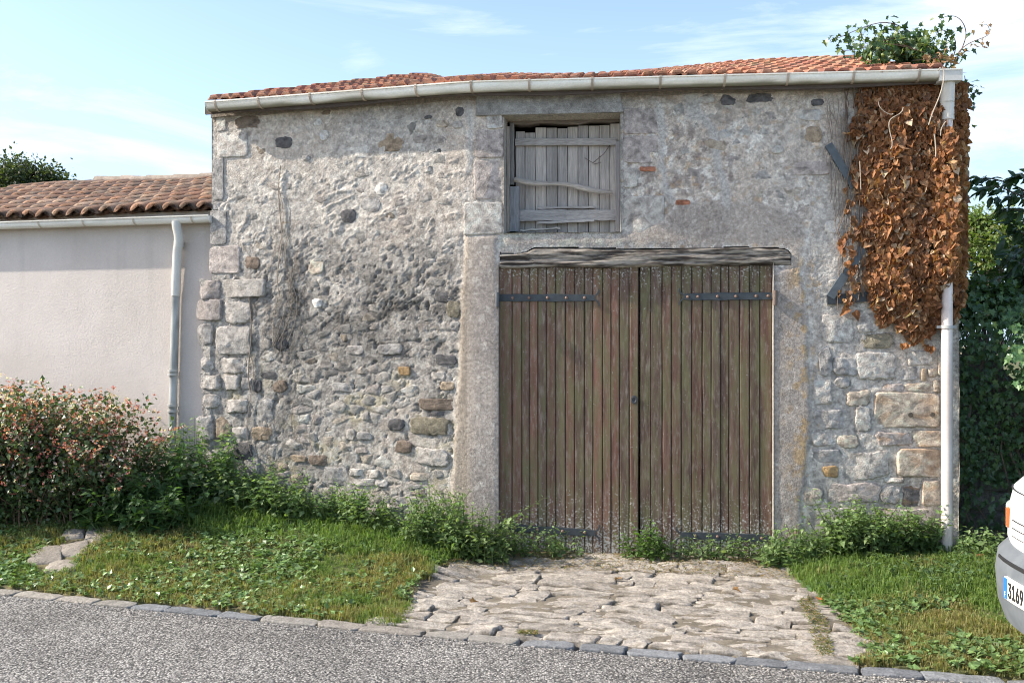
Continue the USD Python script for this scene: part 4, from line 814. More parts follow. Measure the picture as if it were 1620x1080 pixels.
CT = [(.235, .125, .075), (.205, .11, .07), (.27, .155, .10), (.17, .10, .07), (.30, .20, .14)]
PW, NTL = .168, .30
def canal(s0, l0, cover, seed):
    r_ = np.random.RandomState(seed); R = []
    ds, dh, dl_ = r_.uniform(-.006, .006), r_.uniform(0, .006), r_.uniform(-.018, .018)
    for l, rr, lift in ((0, .088, .020), (NTL * .5, .083, .014), (NTL + .05, .077, .004)):
        a = np.linspace(0, np.pi, 9)
        if cover:
            o = (s0 + ds + np.cos(a) * rr,   .030 + np.sin(a) * rr * .88 + lift + dh); i_ = (s0 + ds + np.cos(a[::-1]) * (rr - .014), .030 + np.sin(a[::-1]) * (rr - .014) * .88 + lift + dh)
        else:
            o = (s0 + ds + np.cos(a) * rr, .062 - np.sin(a) * rr * .7 + lift); i_ = (s0 + ds + np.cos(a[::-1]) * (rr - .014), .062 - np.sin(a[::-1]) * (rr - .014) * .7 + lift)
        R.append(npt(np.r_[o[0], i_[0]], l0 + dl_ + l, np.r_[o[1], i_[1]]))
    return loft(R)
kk = 0; chan = []
s_vis0, s_vis1 = float(N.at(-40, 340, .17)[0]), N.length + .10
s_c = float(N.at(331, 320, .17)[0])
cols = np.arange(s_c - .088, s_vis0 - 1.6, -PW)
for ci, s0 in enumerate(cols):
    for rw in range(int(NL / NTL)):
        for cover in (True, False):
            m_ = canal(s0 - (0 if cover else PW / 2), -.02 + rw * NTL + (.05 if not cover else 0), cover, 9000 + kk); kk += 1
            c = np.array(CT[RS.randint(5)]) * RS.uniform(.8, 1.15); nn = meshkit.fbm(m_[0] * 22, 3, 3)
            tc = lerp(np.tile(c, (len(nn), 1)), np.array((.09, .08, .065)), sstep(.48, .66, nn) * .75); tc = lerp(tc, np.array((.33, .25, .18)), sstep(.55, .68, meshkit.fbm(m_[0] * 15, 3, 19)) * .5)
            if cover and ci < 32: obj('canal_tile', m_, M['tile'], nroof, smooth=True, tint=tc)
            else: chan.append((m_, tc))
tag(obj('channel_tiles', cat([a for a, _ in chan]), M['tile'], nroof, smooth=True, tint=np.vstack([b for _, b in chan])), kind='stuff')
ss = np.linspace(0, s_c - .02, 30)
obj('roof_deck', (np.array([npt(ss, l, -.04) for l in (-.02, 1.3, NL)]).transpose(1, 0, 2).reshape(-1, 3), quads(grid_faces(30, 3))), M['wood'], nroof, tint=np.array((.10, .08, .065)))
rp = npt(ss, NL, .0); bk = np.stack([rp, rp + [.5, 2.2, -.72]], 1)
obj('back_slope', (bk.reshape(-1, 3), quads(grid_faces(30, 2))), M['tile'], nroof, tint=np.array((.22, .12, .08)))
for q, a in enumerate(np.arange(s_vis0 - .6, N.length + .9, .36)):
    R = []
    for t in (0, .5, 1.1):
        c = npt(a + .36 * t, NL, .035 + .016 * (1 - t)); g = np.linspace(-.1, np.pi + .1, 9); rr = .105
        R.append(np.array([c + np.array([-.22, -.97, 0]) * math.cos(x) * rr + np.array([0, 0, 1]) * math.sin(x) * rr * .8 for x in g] + [c + np.array([-.22, -.97, 0]) * math.cos(x) * (rr - .016) + np.array([0, 0, 1]) * math.sin(x) * (rr - .016) * .8 for x in g[::-1]]))
    obj('ridge_tile', loft(R), M['tile'], nroof, smooth=40, tint=np.array((.30, .24, .19)) * RS.uniform(.75, 1.1))
# gutter and pipe
NGH, NGZ, NGR = .090, 2.855, .060
s_end = float(N.at(330, 342, NGH + NGR)[0])
ngt = gutter_mesh(N.P, 0, s_end, NGH, NGZ, NGR, 60)
ng = obj('gutter', ngt, M['pvc'], house, smooth=40, tint=lerp((.74, .71, .64), (.64, .60, .53), sstep(.4, .65, meshkit.fbm(ngt[0] * [3, 3, 20], 3, 5))))
a = np.linspace(np.pi, 2 * np.pi, 13)
obj('gutter_stop_end', loft([N.P(s_end + d, np.r_[NGH + np.cos(a) * (NGR + .004), NGH], np.r_[NGZ + np.sin(a) * (NGR + .004), NGZ + .004]) for d in (-.012, .006)]), M['pvc'], ng, tint=np.array((.62, .60, .56)))
for u in (60, 130, 210, 302):
    s = float(N.at(u, 350, NGH + NGR)[0]); g = np.linspace(np.pi, 2 * np.pi, 11)
    obj('bracket', loft([N.P(np.array([s - .008, s + .008, s + .008, s - .008]), NGH + math.cos(x) * np.array([NGR + .001, NGR + .001, NGR + .004, NGR + .004]), NGZ + math.sin(x) * np.array([NGR + .001, NGR + .001, NGR + .004, NGR + .004])) for x in g]), M['pvc'], ng, tint=np.array((.47, .40, .31)))
def np_at(u, v, h): s, z = N.at(u, v, h); return N.P(s, h, z)
zj = 468
ring_pipe([np_at(279, 350, .11), np_at(279.5, 358, .11), np_at(282.5, 372, .09), np_at(283, 383, .08), np_at(281, 395, .07), np_at(280, 410, .056), np_at(278, zj, .050)], .042, 'rainwater_pipe', house, np.array((.56, .54, .49)))
pp = [np_at(278 - 6.5 * t, zj + (715 - zj) * t, .046) for t in np.linspace(-.03, 1, 16)]
v, f = tube(pp, .037, 18); nn = meshkit.fbm(v * [8, 8, 4], 4, 4)
pz_ = obj('zinc_pipe', (v, f), M['pvc'], house, smooth=40, tint=lerp((.40, .41, .39), (.20, .205, .195), sstep(.4, .62, nn)))
for (u, v_) in ((283, 383), (283, 389), (273.5, 586), (273.2, 592), (272.5, 641), (272.5, 650)):
    c = np_at(u, v_, .054); obj('pipe_collar', tube([c - [0, 0, .011], c + [0, 0, .011]], .047, 18), M['pvc'], pz_, smooth=40, tint=np.array((.42, .40, .36)))

# ================================================================ leaves and plants
DEAD = (np.array([(0, 0, 0), (.30, -.05, 0), (.44, .22, 0), (.40, .46, 0), (.24, .66, 0), (.03, .95, 0), (-.22, .70, 0), (-.42, .5, 0), (-.45, .22, 0), (-.28, -.06, 0), (0, .38, 0)]),
        np.array([(10, 0, 1), (10, 1, 2), (10, 2, 3), (10, 3, 4), (10, 4, 5), (10, 5, 6), (10, 6, 7), (10, 7, 8), (10, 8, 9), (10, 9, 0)]))
IVY = (np.array([(0, 0, 0), (.33, -.08, 0), (.30, .22, 0), (.52, .42, 0), (.24, .52, 0), (0, 1, 0), (-.24, .52, 0), (-.52, .42, 0), (-.30, .22, 0), (-.33, -.08, 0), (0, .38, 0)]),
       np.array([(10, 0, 1), (10, 1, 2), (10, 2, 3), (10, 3, 4), (10, 4, 5), (10, 5, 6), (10, 6, 7), (10, 7, 8), (10, 8, 9), (10, 9, 0)]))
LEAF = (np.array([(0, 0, 0), (.27, .38, 0), (0, 1, 0), (-.27, .38, 0), (0, .45, 0)]), np.array([(4, 0, 1), (4, 1, 2), (4, 2, 3), (4, 3, 0)]))
LONG = (np.array([(0, 0, 0), (.15, .22, 0), (.20, .5, 0), (.10, .8, 0), (0, 1, 0), (-.10, .8, 0), (-.20, .5, 0), (-.15, .22, 0), (0, .3, 0), (0, .7, 0)]),
        np.array([(8, 0, 1), (8, 1, 2), (8, 2, 9), (9, 2, 3), (9, 3, 4), (9, 4, 5), (9, 5, 6), (9, 6, 8), (8, 6, 7), (8, 7, 0)]))
def norm(a): return a / (np.linalg.norm(a, axis=-1, keepdims=True) + 1e-9)
def leaves(shape, pos, tip, nrm, size, fold=.35, curl=.3, rs=RS, wid=1.0, crumple=0.0):
    """many leaves: base pos, direction of the tip, face normal, length; returns v (n,k,3), f"""
    t, f = shape; n = len(pos); k = len(t)
    y = norm(tip); x = norm(np.cross(y, nrm)); z = np.cross(x, y)
    size = np.broadcast_to(np.asarray(size, float), (n,))[:, None, None]
    fo = fold * rs.uniform(.5, 1.5, (n, 1)); cu = curl * rs.uniform(-.3, 1.5, (n, 1))
    lz = fo * np.abs(t[:, 0])[None] - cu * (t[:, 1] ** 2)[None]
    if crumple: lz = lz + rs.uniform(-crumple, crumple, (n, k))
    v = pos[:, None] + size * (t[None, :, :1] * x[:, None] * wid + t[None, :, 1:2] * y[:, None] + lz[..., None] * z[:, None])
    return v, f
def merge(v, f):
    n, k, _ = v.shape
    return v.reshape(-1, 3), (f[None] + (np.arange(n) * k)[:, None, None]).reshape(-1, 3)
def ltint(cols, n, k, rs=RS, var=.2):
    cols = np.asarray(cols); c = cols[rs.randint(len(cols), size=n)] * rs.uniform(1 - var, 1 + var, (n, 1))
    return np.repeat(c, k, axis=0)
def randdir(n, rs=RS):
    a = rs.normal(size=(n, 3)); return norm(a)
GRN = [(.145, .225, .08), (.185, .265, .10), (.115, .185, .065), (.22, .29, .13)]
def stems_clump(bases, heights, lean, rs, pair=.032, leaf_len=.05, droop=.35, first=.15):
    """upright weeds: each stem carries pairs of leaves; returns leaf arrays and stem meshes"""
    P_, Tp, Nn, Sz, st = [], [], [], [], []
    for b, h in zip(bases, heights):
        d = np.array([rs.normal(0, lean), rs.normal(-.5 * lean, lean), 1.0]); bend = np.array([rs.normal(0, lean), rs.normal(-.3 * lean, lean), 0])
        m = max(3, int(h / pair)); tt = np.linspace(0, 1, m)
        ax = b + (d * tt[:, None] + bend * (tt[:, None] ** 2)) * h
        st.append(tube(ax[[0, m // 2, m - 1]], [.0035, .003, .0015], 3, False))
        az = rs.uniform(0, 2 * np.pi) + np.arange(m) * (np.pi / 2 + .2) 
        for side_ in (0, np.pi):
            sel = tt > first
            aa = az[sel] + side_ + rs.normal(0, .35, sel.sum())
            el = rs.normal(.25 - droop * .6, .35, sel.sum())
            dr = np.stack([np.cos(aa) * np.cos(el), np.sin(aa) * np.cos(el), np.sin(el)], 1)
            P_.append(ax[sel] + dr * .008); Tp.append(dr); Nn.append(norm(np.array([0, 0, 1.0]) + rs.normal(0, .35, (sel.sum(), 3))))
            Sz.append(leaf_len * 1.38 * (1.15 - .65 * tt[sel] ** 2) * rs.uniform(.7, 1.25, sel.sum()))
    return np.vstack(P_), np.vstack(Tp), np.vstack(Nn), np.concatenate(Sz), cat(st)
def weed(name, label, cat_, poly_px, n, hmin, hmax, seed, leaf_len=.045, cols=GRN, group=None, kind=None, lean=.22, zfun=None, pair=.032):
    """a clump rooted in a patch of ground given by plan points"""
    rs = np.random.RandomState(seed); poly = Polygon(poly_px); x0, y0, x1, y1 = poly.bounds; B = []
    while len(B) < n:
        p = np.array([rs.uniform(x0, x1), rs.uniform(y0, y1)])
        if poly.contains(Point(*p)): B.append([p[0], p[1], float(T(p[0], p[1])) - .01])
    B = np.array(B); c = np.array(poly.centroid.coords[0])
    e = np.sqrt(((B[:, 0] - c[0]) / ((x1 - x0) / 2)) ** 2 + ((B[:, 1] - c[1]) / max((y1 - y0) / 2, .05)) ** 2)
    hh = rs.uniform(hmin, hmax, n) * (zfun(B[:, 0]) if zfun else np.clip(1.15 - .5 * e, .4, 1.1))
    P_, Tp, Nn, Sz, st = stems_clump(B, hh, lean, rs, pair, leaf_len)
    root = thing(name, label, cat_, group, loc=(c[0], c[1], float(T(*c)))); 
    if kind: tag(root, kind=kind)
    v, f = leaves(LEAF, P_, Tp, Nn, Sz, .3, .3, rs, 1.15)
    # young tops are lighter
    top = np.clip((P_[:, 2] - B[:, 2].mean()) / max(hh.max(), .05), 0, 1)
    tcol = ltint(cols, len(v), v.shape[1], rs) * np.repeat(.85 + .45 * top, v.shape[1])[:, None]
    obj('foliage', merge(v, f), M['leaf'], root, tint=tcol)
    tag(obj('stem', st, M['bark'], root, tint=np.array((.10, .13, .05))), kind='stuff')
    return root
wxy = lambda u, h: W.P(W.at(u, 800, h)[0], h, 0)[:2]
def wall_strip(u0, u1, h0, h1): return [wxy(u0, h1), wxy((u0 + u1) / 2, h1), wxy(u1, h1), wxy(u1, h0), wxy((u0 + u1) / 2, h0), wxy(u0, h0)]
weed('nettle_clump', 'tall pale-tipped nettles at the foot of the grey drainpipe', 'nettles', wall_strip(250, 372, .04, .42), 70, .45, .80, 11, .058, [(.10, .18, .065), (.12, .20, .075), (.23, .285, .15)], lean=.12)
weed('dark_weed_clump', 'dark low leafy weeds between the pink shrub and the nettles', 'weeds', [(-3.55, 7.75), (-2.75, 7.55), (-2.55, 8.0), (-3.3, 8.3)], 95, .22, .46, 12, .07, [(.055, .11, .035), (.07, .13, .042)])
weed('weed_clump', 'dense dark green weeds under the left end of the stone wall', 'weeds', wall_strip(372, 480, .03, .45), 90, .28, .48, 13, .05)
weed('weed_clump', 'low leafy weeds along the wall midway between quoin and door', 'weeds', wall_strip(478, 640, .03, .36), 120, .2, .36, 14, .045)
weed('weed_clump', 'large bushy weed clump against the rendered strip left of the doors', 'weeds', wall_strip(640, 800, .03, .55), 150, .28, .58, 15, .042, GRN + [(.11, .16, .05)])
weed('weed_clump', 'thin weeds in front of the lower left door hinge', 'weeds', wall_strip(800, 915, .0, .22), 46, .12, .30, 16, .038)
weed('weed_clump', 'bright green bushy weed at the meeting of the two doors', 'weeds', wall_strip(990, 1052, .0, .22), 44, .18, .33, 17, .042, [(.09, .16, .04), (.11, .18, .045)])
weed('weed_clump', 'sparse weeds in front of the lower right door hinge', 'weeds', wall_strip(1055, 1215, .0, .2), 60, .1, .26, 18, .036)
weed('weed_clump', 'rounded green weed clump at the foot of the right rendered strip', 'weeds', wall_strip(1205, 1300, .03, .42), 80, .18, .34, 19, .045)
weed('weed_clump', 'tall bushy weeds under the big dressed corner stones', 'weeds', wall_strip(1290, 1425, .03, .36), 120, .32, .52, 20, .045, GRN + [(.10, .155, .045)])
weed('weed_clump', 'weeds with twining stems at the foot of the white rainwater pipe', 'weeds', wall_strip(1426, 1482, .04, .16), 34, .22, .48, 21, .05)
weed('weed_clump', 'low pale green weeds just right of the white rainwater pipe', 'weeds', [PX(1512, 905), PX(1590, 905), PX(1585, 882), PX(1520, 878)], 60, .12, .24, 23, .05)
weed('nettle_clump', 'broad pale nettles in the grass right of the white pipe', 'nettles', [PX(1300, 935), PX(1480, 955), PX(1585, 940), PX(1600, 900), PX(1510, 893), PX(1350, 905)], 170, .05, .13, 22, .05, [(.10, .16, .065), (.12, .18, .075)])
# grass and small herbs
def scatter(poly, n, rs, avoid=None):
    x0, y0, x1, y1 = poly.bounds; out = []
    tot = 0
    while tot < n:
        p = rs.uniform([x0, y0], [x1, y1], (n * 2, 2)); m = contains_xy(poly, p[:, 0], p[:, 1])
        if avoid is not None: m &= ~contains_xy(avoid, p[:, 0], p[:, 1])
        out.append(p[m]); tot += m.sum()
    return np.vstack(out)[:n]
def kline(a, d): return K0 + a * KT + (d + kerb_bow(a)) * KN
LAWN_L = Polygon([kline(-2.6, .0), kline(0, .0), kline(1, .0), kline(2, .0), kline(3.05, .0), PX(655, 940), PX(700, 895), wxy(770, .1), wxy(500, .1), wxy(345, .1), N.P(6, .1, 0)[:2], N.P(3.4, .1, 0)[:2]])
LAWN_R = Polygon([PX(1295, 940), PX(1345, 985), PX(1385, 1040), kline(5.6, .0), kline(6.4, .0), kline(7.6, .0), (5.2, 6.5), (4.6, 7.9), wxy(1520, .05), wxy(1250, .05), PX(1255, 905)])
def grass(name, label, poly, n, seed, dryw, long_=1.0):
    rs = np.random.RandomState(seed); c0 = scatter(poly, n // 14, rs, PAVE.buffer(-.06).union(EXTRA.buffer(-.03)))
    ct_ = rs.uniform(.55, 1.6, len(c0)) ** 1.3; p = np.repeat(c0, 14, 0) + rs.normal(0, .022, (len(c0) * 14, 2)); tl_ = np.repeat(ct_, 14); tcol = np.repeat(rs.uniform(-.5, 1, len(c0)), 14)
    dens = fb(p[:, 0], p[:, 1], 1.7, 1.7, 3, 77); a, d = kd(p[:, 0], p[:, 1])
    keep = rs.rand(len(p)) < np.clip((dens - .26) * 6, .22, 1); p, dens, d, tl_, tcol = p[keep], dens[keep], d[keep], tl_[keep], tcol[keep]; n = len(p)
    z = T(p[:, 0], p[:, 1]) - .004; shade = sstep(1.05, 1.5, d)
    L = rs.uniform(.02, .055, n) * tl_ * (1 + .9 * shade) * (.3 + 1.5 * fb(p[:, 0], p[:, 1], 1.6, 1.6, 3, 79)) * long_ * np.clip(.5 + dens, .6, 1.2); az = rs.uniform(0, 2 * np.pi, n); ln = rs.uniform(.15, 1.0, n)
    dr = np.stack([np.cos(az), np.sin(az), 0 * az], 1); sd = np.stack([-np.sin(az), np.cos(az), 0 * az], 1) * (rs.uniform(.0016, .0034, n) * (1 + .3 * shade))[:, None]
    b = np.c_[p, z]; up = np.array([0, 0, 1.0])
    m = b + (up * .62 + dr * (ln * .25)[:, None]) * L[:, None]; t = b + (up * .85 * (1 - .45 * ln[:, None]) + dr * ln[:, None] * .8) * L[:, None]
    v = np.stack([b - sd, b + sd, m - sd * .8, m + sd * .8, t], 1)
    f = np.array([(0, 1, 3), (0, 3, 2), (2, 3, 4)])
    dry = sstep(.43, .62, fb(p[:, 0], p[:, 1], 2.6, 2.6, 4, 78) + dryw * (.5 * rs.uniform(-.2, 1, n) + .5 * tcol) * .55 + .03 - shade * .3)
    c = lerp(np.array([(.14, .215, .05), (.175, .245, .062), (.115, .19, .045)])[rs.randint(3, size=n)], np.array([(.30, .235, .095), (.36, .29, .14), (.24, .17, .07)])[rs.randint(3, size=n)], dry * rs.uniform(.3, 1, n))
    c = c * rs.uniform(.75, 1.25, (n, 1))
    o = obj(name, merge(v, f), M['grass'], tint=np.repeat(c, 5, 0)); tag(o, label, 'grass', kind='stuff')
grass('grass', 'uneven green and straw-coloured grass left of the paved ramp', LAWN_L, 165000, 31, .32, .9)
grass('grass', 'patchy grass and dry stalks right of the paved ramp', LAWN_R, 100000, 32, .50, .72)
def herbs(name, label, poly, n, seed, size, cols):
    rs = np.random.RandomState(seed); p = scatter(poly, n, rs, PAVE.buffer(-.05).union(EXTRA.buffer(-.03)))
    k = rs.rand(len(p)) < np.clip((fb(p[:, 0], p[:, 1], 2.3, 2.3, 3, 88) - .38) * 5, .03, 1); p = p[k]
    q = np.repeat(p, 6, 0) + rs.normal(0, .018, (len(p) * 6, 2)); n = len(q); az = rs.uniform(0, 2 * np.pi, n); el = rs.uniform(-.05, .75, n)
    dr = np.stack([np.cos(az) * np.cos(el), np.sin(az) * np.cos(el), np.sin(el)], 1)
    b = np.c_[q, T(q[:, 0], q[:, 1]) + rs.uniform(.003, .03, n)]
    v, f = leaves(LEAF, b, dr, norm(np.array([0, 0, 1.0]) + rs.normal(0, .3, (n, 3))), size * rs.uniform(.5, 1.4, n), .3, .35, rs, 1.35)
    o = obj(name, merge(v, f), M['gloss'], tint=ltint(cols, n, v.shape[1], rs, .35)); tag(o, label, 'ground cover', kind='stuff')
herbs('ground_cover', 'small broad-leaved clover and plantain through the left verge', LAWN_L, 5600, 41, .038, [(.16, .25, .075), (.12, .20, .06), (.20, .28, .12)])
herbs('ground_cover', 'small broad-leaved weeds through the right verge', LAWN_R, 4600, 42, .040, [(.15, .23, .075), (.11, .18, .06)])
# dry moss and straw along the threshold and in the joints
rs = np.random.RandomState(51)
TH = Polygon([PX(690, 905), PX(715, 884), wxy(800, .05), wxy(1215, .02), wxy(1300, .12), PX(1320, 935), PX(1260, 915), PX(1100, 905), PX(900, 900), PX(760, 900)])
q = scatter(TH, 5200, rs); J = Polygon([PX(1280, 940), PX(1310, 985), PX(1320, 1042), PX(1292, 1042), PX(1280, 990), PX(1262, 950)]); q = np.vstack([q, scatter(J, 1300, rs), scatter(Polygon([PX(818, 1000), PX(850, 1002), PX(850, 1008), PX(818, 1006)]), 200, rs)])
n = len(q); az = rs.uniform(0, 6.28, n); dr = np.stack([np.cos(az), np.sin(az), rs.uniform(.1, .9, n)], 1)
v, f = leaves(LEAF, np.c_[q, T(q[:, 0], q[:, 1], False) + .012], dr, norm(np.array([0, 0, 1.]) + rs.normal(0, .4, (n, 3))), rs.uniform(.01, .035, n), .2, .3, rs, .4)
dryc = np.repeat(lerp(np.array((.27, .19, .09)), np.array((.12, .14, .04)), (rs.rand(n) < np.where(np.arange(n) < 5200, .3, .65)).astype(float)) * rs.uniform(.7, 1.3, (n, 1)), v.shape[1], 0)
tag(obj('dry_moss', merge(v, f), M['dry'], tint=dryc), 'straw and dry moss gathered along the door threshold', 'moss', kind='stuff')
# a few fallen leaves
for q, (u, v_) in enumerate([(1298, 945), (745, 955), (1160, 930), (1340, 915), (980, 912)]):
    p = PX(u, v_, .02); b = np.array([[p[0], p[1], float(T(*p)) + .028]]); a = RS.uniform(0, 6.28)
    vv, ff = leaves(IVY, b, np.array([[math.cos(a), math.sin(a), .1]]), np.array([[.2, -.2, 1.0]]), .06, .4, .4, RS, 1.0, .06)
    tag(obj('fallen_leaf', merge(vv, ff), M['dry'], tint=np.array((.42, .16, .05) if q == 0 else (.26, .15, .07))),
        ['orange fallen leaf at the right edge of the paving', 'brown fallen leaf near the left edge of the paving', 'brown fallen leaf on the paving before the right door', 'brown fallen leaf in the grass below the tall weeds', 'brown fallen leaf on the paving before the door joint'][q], 'leaf')

# --- pink flowering shrub at the left
shrub = thing('flowering_shrub', 'rounded dark green shrub covered with small pink flowers by the stuccoed wall', 'shrub', loc=(-4.6, 8.15, .35))
rs = np.random.RandomState(61); P_, Tp, Nn, Sz, FP, FD, st = [], [], [], [], [], [], []
for k in range(1250):
    base = np.array([rs.uniform(-5.9, -3.32), rs.uniform(7.85, 8.62), .32]); base[2] = float(T(base[0], base[1]))
    az = rs.uniform(0, 2 * np.pi); h = rs.uniform(.35, 1.12) * np.interp(base[0], [-5.9, -4.6, -4.0, -3.65, -3.3], [1.06, 1.02, 1.0, .84, .60]); out = rs.uniform(.12, .62)
    tt = np.linspace(0, 1, 15)[:, None]; d = np.array([math.cos(az) * out, math.sin(az) * out * .75 - .12, 0])
    ax = base + d * tt ** 1.4 + np.array([0, 0, 1]) * h * (1.35 * tt - .35 * tt ** 2.2) * np.array([1.0])
    if k % 3 == 0: st.append(tube(ax[::3], [.006, .005, .004, .003, .002], 3, False))
    for s_ in range(38):
        t = rs.uniform(.03, 1) ** .8; c = base + d * t ** 1.4 + np.array([0, 0, h * (1.35 * t - .35 * t ** 2.2)]); c = c + rs.normal(0, .035, 3)
        P_.append(c); Tp.append(rs.normal(0, 1, 3) + [0, -.2, -.1])
    for s_ in range(rs.randint(4, 10) if h > .45 else 2):
        t = rs.uniform(.75, 1.04); FP.append(base + d * t ** 1.4 + np.array([0, 0, h * (1.35 * t - .35 * t ** 2.2)]) + rs.normal(0, .03, 3)); FD.append(rs.normal(0, .6, 3) + [0, -.25, .25])
for c0, c1 in [((-4.9, 8.3, 1.2), (-4.62, 8.2, 1.62)), ((-4.6, 8.3, 1.0), (-4.45, 8.1, 1.38))]:   # two thin shoots above the rest
    for t in np.linspace(0, 1, 14):
        c = np.array(c0) * (1 - t) + np.array(c1) * t; P_.append(c + rs.normal(0, .015, 3)); Tp.append(rs.normal(0, 1, 3))
        if t > .4: FP.append(c + rs.normal(0, .03, 3)); FD.append(rs.normal(0, 1, 3))
    st.append(tube([c0, (np.array(c0) + c1) / 2 + [.02, 0, 0], c1], .003, 3, False))
P_, Tp, FP, FD = map(np.array, (P_, Tp, FP, FD)); n = len(P_)
v, f = leaves(LEAF, P_, Tp, norm(np.array([-.3, -.3, 1.0]) + rs.normal(0, .6, (n, 3))), rs.uniform(.028, .054, n), .25, .3, rs, 1.4)
obj('foliage', merge(v, f), M['gloss'], shrub, tint=ltint([(.06, .105, .035), (.08, .125, .04), (.075, .085, .04), (.11, .15, .05)], n, v.shape[1], rs))
FPr = np.repeat(FP, 4, 0) + rs.normal(0, .008, (len(FP) * 4, 3)); FDr = np.repeat(FD, 4, 0) + rs.normal(0, .8, (len(FP) * 4, 3)); n = len(FPr)
v, f = leaves(LEAF, FPr, FDr, randdir(n, rs), rs.uniform(.014, .026, n), .3, .3, rs, 1.5)
pal = np.array([(.52, .17, .155), (.60, .27, .25), (.45, .14, .13), (.72, .62, .60), (.60, .42, .40)]); which = np.repeat(rs.randint(5, size=len(FP)), 4)
obj('flowers', merge(v, f), M['petal'], shrub, tint=np.repeat(pal[which] * rs.uniform(.85, 1.15, (n, 1)), v.shape[1], 0)); tag(obj('stem', cat(st), M['bark'], shrub, tint=np.array((.13, .08, .05))), kind='stuff')

# --- dead ivy hanging at the right corner
ivy = thing('dead_ivy', 'rust-brown dead ivy hanging over the right corner of the barn', 'ivy', loc=(*W.P(5.9, .1, 0)[:2], 2.6))
IP = Polygon(wp([(1366, 136), (1348, 150), (1360, 175), (1340, 205), (1357, 235), (1345, 270), (1352, 300), (1368, 335), (1352, 372), (1374, 395), (1364, 436), (1378, 470), (1384, 500), (1396, 512), (1410, 505), (1428, 528), (1446, 540), (1462, 530), (1480, 515), (1500, 512), (1512, 500), (1524, 470), (1531, 300), (1530, 130)]))
rs = np.random.RandomState(71)
q = scatter(IP, 4800, rs); e = np.array([IP.exterior.distance(Point(*p)) for p in q])
pz_on = np.exp(-((q[:, 0] - ps) / .085) ** 2) * sstep(2.12, 2.3, q[:, 1]) * (1 - sstep(3.28, 3.42, q[:, 1])); thick = .14 * pz_on + (.025 + .10 * sstep(0, .3, e)) * (.6 + .8 * fb(q[:, 0], q[:, 1], 3, 3, 3, 72))
h = thick * np.where(rs.rand(len(q)) < .62, rs.uniform(.75, 1.08, len(q)), rs.uniform(.1, .8, len(q))) + .015
stray = wp([(1338, 372), (1330, 380), (1335, 402), (1342, 412), (1350, 424), (1338, 440), (1345, 452), (1332, 462), (1340, 476), (1348, 396), (1352, 450), (1344, 488), (1340, 330), (1346, 318), (1335, 300), (1345, 345), (1342, 364), (1333, 392), (1346, 470), (1341, 428), (1462, 548), (1430, 542), (1470, 545)])
q = np.vstack([q, np.repeat(stray, 2, 0) + rs.normal(0, .015, (len(stray) * 2, 2))]); h = np.r_[h, rs.uniform(.02, .06, len(stray) * 2)]
# the corner is rounded: past the wall's end the ivy turns back along the side
over = np.maximum(0, q[:, 0] - S1); base = W.P(np.minimum(q[:, 0], S1), h, q[:, 1]); n = len(q)
base[:, :2] += np.array([.9957, -.0921]) * (np.minimum(over, .12))[:, None] + np.array([.0921, .9957]) * (over * 1.2)[:, None]
wn = np.array([-.0921, -.9957, 0]); 
tip = np.stack([rs.normal(0, .55, n), rs.normal(0, .2, n), -1 + rs.normal(0, .5, n)], 1) + wn * rs.uniform(-.1, .5, n)[:, None]
nm = norm(wn + np.array([-.2, 0, .35]) + rs.normal(0, .5, (n, 3)) + np.array([1.2, .3, 0]) * np.clip(over * 6, 0, 1)[:, None])
sz = rs.uniform(.034, .082, n)
v, f = leaves(DEAD, base, tip, nm, sz, .6, .7, rs, .95, .18)
cc = np.array([(.30, .135, .060), (.35, .17, .082), (.235, .105, .052), (.45, .26, .14), (.20, .11, .068), (.56, .42, .29)])[rs.choice(6, n, p=[.27, .22, .19, .14, .11, .07])] * rs.uniform(.8, 1.2, (n, 1))
front_most = np.argsort(-(h * 1.0 + sz * .8 + (over > .05) * -9))[:300]; single = np.zeros(n, bool); single[front_most] = True
for k in front_most: obj('leaf', (v[k], f), M['dry'], ivy, tint=cc[k])
mrg = merge(v[~single], f); tag(obj('dead_foliage', mrg, M['dry'], ivy, tint=np.repeat(cc[~single], v.shape[1], 0)), kind='stuff')
st = []
for k in range(46):
    s = rs.uniform(5.45, S1); z = rs.uniform(1.9, 2.3); top = 3.75; m = 14; zz = np.linspace(z, top, m); sx = s + np.cumsum(rs.normal(0, .028, m))
    st.append(tube(W.P(np.clip(sx, 5.2, S1), .02 + .04 * rs.rand(m), zz), rs.uniform(.002, .006), 4, False))
tag(obj('stem', cat(st), M['bark'], ivy, tint=np.array((.16, .115, .085))), kind='stuff')
# loose pale tendrils hanging in front, and bare stems creeping on the wall
def px_curve(pts, h, rad, n=14):
    pts = np.asarray(pts, float); t = np.linspace(0, 1, len(pts)); tt = np.linspace(0, 1, n)
    from scipy.interpolate import make_interp_spline
    k = min(3, len(pts) - 1); sp = make_interp_spline(t, pts, k=k)(tt); s, z = W.at(sp[:, 0], sp[:, 1], h); return tube(W.P(s, h, z), rad, 5)
for pts, h, r in [([(1484, 112), (1492, 108), (1493, 125), (1487, 150), (1478, 172), (1469, 198)], .29, .005), ([(1429, 170), (1420, 182), (1408, 190), (1407, 205), (1411, 222), (1409, 236)], .26, .004), ([(1478, 212), (1480, 230), (1480, 248)], .26, .005), ([(1390, 160), (1394, 172), (1405, 180), (1413, 180)], .25, .003), ([(1360, 255), (1361, 275), (1362, 300)], .12, .004), ([(1497, 192), (1490, 202), (1488, 215)], .26, .004)]:
    obj('tendril', px_curve(pts, h, r), M['bark'], ivy, tint=np.array((.42, .35, .27)))
creep = thing('creeper_stems', 'thin bare creeper stems clinging to the left of the barn wall', 'creeper', loc=(*W.P(.8, 0, 0)[:2], .3))
